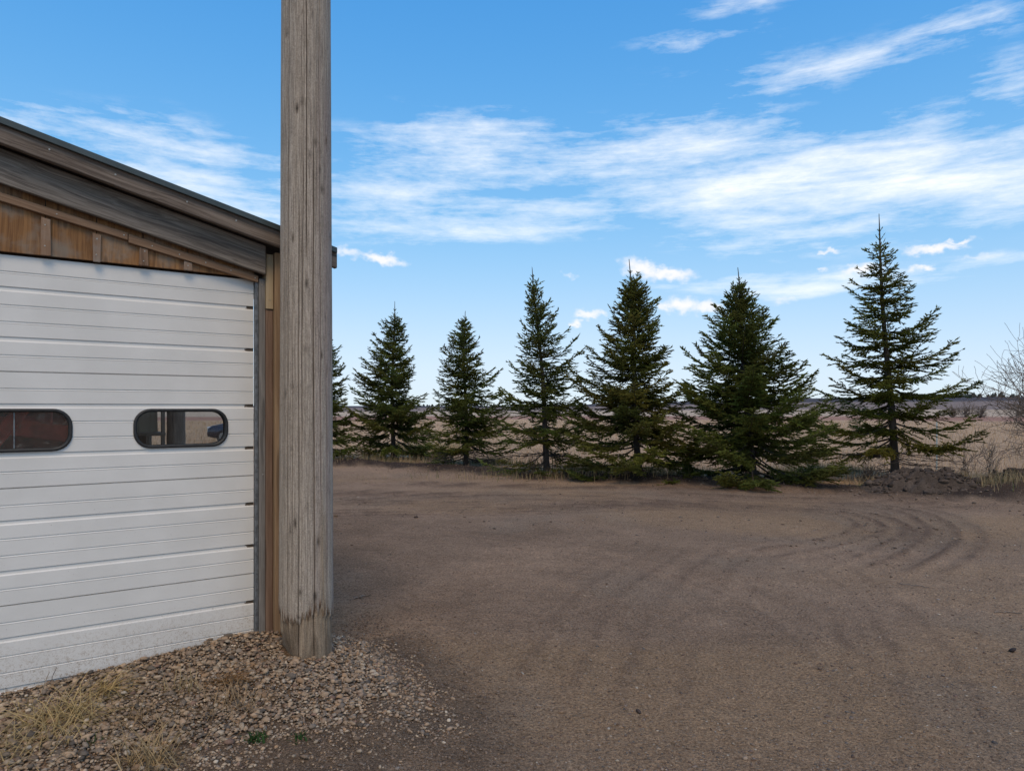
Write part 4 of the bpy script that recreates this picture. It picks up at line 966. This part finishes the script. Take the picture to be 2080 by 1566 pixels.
ground_stick((712, 1222), (752, 1214), .010, 'dark stick on the dirt just right of the pole')
ground_stick((1828, 1183), (1890, 1192), .006, 'thin pale stick lying on the dirt in the right half')
ground_stick((2020, 1242), (2078, 1244), .006, 'thin reddish stick on the dirt at the right edge')
def rock(px, py, s, col, label):
    X, Y = gp(px, py); V, Fc, Cc = stones(np.array([[0, 0, s * .4]]), np.array([s]), .7, np.array([col]), 2, px)
    o = link('stone', mesh_np('stone', V, Fc, Cc), tinted('lone_stone', .8, .3, .3, 60)); o.location = (X, Y, gz(X, Y)); tag(o, label, 'stone')
rock(2055, 1323, .028, (.03, .022, .02), 'dark clod lying alone near the right edge of the yard')
rock(1297, 1447, .020, (.06, .042, .035), 'dark lump of soil in the lower middle of the yard')
rock(845, 1052, .035, (.07, .05, .04), 'brown lump on the dirt beyond the pole')

def grass_and_stubble():
    rs = np.random.RandomState(77); XS = []; YS = []; LS = []; CS = []
    for gi, (px, py, sx, n) in enumerate(((855, 912, 1.2, 1500), (1000, 938, .8, 900), (1330, 958, 1.6, 900), (1185, 952, .9, 600), (1705, 955, .9, 1000), (1640, 958, .8, 500), (900, 905, 3, 900), (1960, 975, .9, 700), (2060, 1000, .7, 700), (1850, 985, .8, 400), (1250, 968, 3.5, 1500), (800, 938, 2.5, 900))):
        X0, Y0 = gp(px, py, .08); XS.append(rs.normal(X0, sx * .6, n)); YS.append(rs.normal(Y0 + .5, .45, n)); LS.append(rs.uniform(.08, .30, n))
        c = np.where(rs.rand(n, 1) < (.55 if gi < 7 else .06), np.array([[.12, .145, .045]]), np.array([[.36, .27, .15]])) * rs.uniform(.6, 1.2, (n, 1)); CS.append(c)
    X = np.concatenate(XS); Y = np.concatenate(YS); L = np.concatenate(LS); C = np.concatenate(CS); n = len(X)
    V, Q, C = blades(X, Y, ground_h(X, Y), L, np.full(n, .010), rs.uniform(0, .6, n), rs.uniform(0, .9, n), rs, C, 3)
    tag(link('grass', mesh_np('grass', V, Q, C), M_grass), 'green and dry grass growing between the spruces', kind='stuff')
    N = 42000; r = np.exp(rs.uniform(math.log(15.5), math.log(85), N)); a = rs.uniform(-.55, .72, N); X = r * np.sin(a); Y = r * np.cos(a)
    row = np.sin((X * .35 + Y) * 9) ; k = ((Y - edge_y(X)) > 1.9) & ((row > -.2) | (rs.rand(N) < .35))
    # keep clear of the shed
    lx, out = to_shed(X, Y); k &= ~((lx < .6) & (lx > -12) & (out < 0.2) & (out > -15))
    X = X[k]; Y = Y[k]; n = len(X); L = rs.uniform(.10, .30, n); C = np.array([.49, .335, .20]) * rs.uniform(.55, 1.2, (n, 1)) * np.stack([np.ones(n), rs.uniform(.92, 1.03, n), rs.uniform(.8, 1.1, n)], 1)
    V, Q, C = blades(X, Y, ground_h(X, Y, False), L, np.clip(np.hypot(X, Y) * .0005, .010, .04), rs.uniform(0, .7, n), rs.uniform(0, .7, n), rs, C, 2)
    tag(link('stubble', mesh_np('stubble', V, Q, C), M_grass), 'pale straw stubble standing in the field behind the spruces', kind='stuff')
grass_and_stubble()

# ------------------------------------------------------------------ fence post, far woods, car
def fence_post():
    X, Y = gp(1903, 958, .05); Y += 1.0; X = (1903 - PX0) / F * Y
    t = empty('fence_post', (X, Y, gz(X, Y))); tag(t, 'slim pale steel fence post right of the tallest spruce trunk', 'fence post')
    m = plain('pale_blue_post', (.36, .42, .42), .55, .2, .25, 30)
    box('web', -.018, .018, -.004, .004, -.1, 1.25, m, t, .001); box('flange', -.004, .004, .0045, .034, -.1, 1.25, m, t, .001)
    for i in range(9): box('stud', -.007, .007, -.012, -.0045, .15 + i * .12, .17 + i * .12, m, t, .001)
fence_post()
def far_woods():
    rs = np.random.RandomState(9); VV = []; FF = []; CC = []; base = 0
    for i in range(520):
        a = rs.uniform(-.40, .95); right = a > .5
        r = rs.uniform(640, 760) if right else rs.uniform(780, 900)
        if not right and vnoise(a * 14, .5, 4) < .45: continue
        X = r * math.sin(a); Y = r * math.cos(a); z = float(far_h(np.array([X]), np.array([Y]))[0]) - .5; h = rs.uniform(2.2, 4.8) if right else rs.uniform(1.5, 3.6); w = h * rs.uniform(.28, .6)
        k = 6; lv = [(0, .75), (.3, 1), (.55, .62), (.8, .34), (1, .03)]
        for (f, s) in lv:
            th = np.arange(k) * 6.283 / k + rs.rand(); q = w * s * rs.uniform(.7, 1.25, k); VV.append(np.stack([X + q * np.cos(th), Y + q * np.sin(th), np.full(k, z + f * h) + rs.normal(0, .1 * h, k) * (f < .9)], 1))
        for l in range(len(lv) - 1):
            for j in range(k): FF.append((base + l * k + j, base + l * k + (j + 1) % k, base + (l + 1) * k + (j + 1) % k, base + (l + 1) * k + j))
        CC.append(np.tile(np.array([.035, .042, .036]) * rs.uniform(.7, 1.3), (k * len(lv), 1))); base += k * len(lv)
    o = link('far_woods', mesh_np('far_woods', np.concatenate(VV), np.array(FF), np.concatenate(CC)), tinted('far_foliage', .9, .1, .2, 1)); tag(o, 'thin dark line of far trees on the horizon', kind='stuff')
far_woods()
def parked_car():
    Y = 33.0; X = (418 - PX0) / F * Y; t = empty('parked_car', (X, Y, gz(X + 2, Y)), R(4)); tag(t, 'dark blue parked car glimpsed through the right door window', 'car')
    paint = plain('dark_blue_paint', (.012, .02, .045), .18, .3, .1, 4); glass = plain('car_glass', (.02, .025, .03), .06, 0, .1, 4); chrome = plain('lamp_glass', (.5, .52, .55), .15, .3, .1, 20)
    prof = [(0, .45), (.02, .30), (.35, .22), (3.9, .22), (4.25, .32), (4.3, .62), (4.22, .92), (3.6, .98), (1.45, .98), (.75, .92), (.2, .80), (.03, .66)]
    def loft(nm, prof, w0, mat, par, tuck=.1):
        bm = bmesh.new(); rows = []
        for (yy, s) in ((0, .90), (.12, .985), (.5, 1.0), (1.2, 1.0), (1.58, .985), (1.70, .90)):
            cx = 2.15; cz = .6; rows.append([bm.verts.new((cx + (x - cx) * (1 - (1 - s) * .35), yy * w0 / 1.7, cz + (z - cz) * s)) for x, z in prof])
        bm.faces.new(rows[0]); bm.faces.new(rows[-1][::-1]); n = len(prof)
        for a, b in zip(rows[:-1], rows[1:]):
            for i in range(n): j = (i + 1) % n; bm.faces.new((a[j], a[i], b[i], b[j]))
        bmesh.ops.recalc_face_normals(bm, faces=bm.faces); return link(nm, from_bm(nm, bm), mat, par, True)
    loft('body', prof, 1.75, paint, t)
    g = [(1.30, .95), (3.95, .95), (3.55, 1.36), (3.0, 1.44), (2.2, 1.43)]
    o = loft('cabin_glass', g, 1.5, glass, t); o.location = (0, .12, 0)
    o = loft('roof_panel', [(2.1, 1.40), (3.6, 1.36), (3.1, 1.47), (2.4, 1.475)], 1.4, paint, t); o.location = (0, .17, .01)
    for (x, y) in ((.78, .02), (3.45, .02), (.78, 1.55), (3.45, 1.55)):
        bm = bmesh.new(); bmesh.ops.create_cone(bm, cap_ends=True, segments=24, radius1=.31, radius2=.31, depth=.2, matrix=Matrix.Translation((x, y + .08, .31)) @ Matrix.Rotation(R(90), 4, 'X')); w = link('wheel', from_bm('wheel', bm), M_rubber, t)
        bm = bmesh.new(); bmesh.ops.create_cone(bm, cap_ends=True, segments=18, radius1=.19, radius2=.19, depth=.214, matrix=Matrix.Translation((x, y + .08, .31)) @ Matrix.Rotation(R(90), 4, 'X')); link('rim', from_bm('rim', bm), M_strip, w)
    for y in (.10, 1.40): box('headlight', .0, .22, y, y + .26, .62, .76, chrome, t, .03)
parked_car()

# ------------------------------------------------------------------ render settings
sc.render.engine = 'CYCLES'
sc.cycles.max_bounces = 6; sc.cycles.transparent_max_bounces = 12; sc.cycles.diffuse_bounces = 3
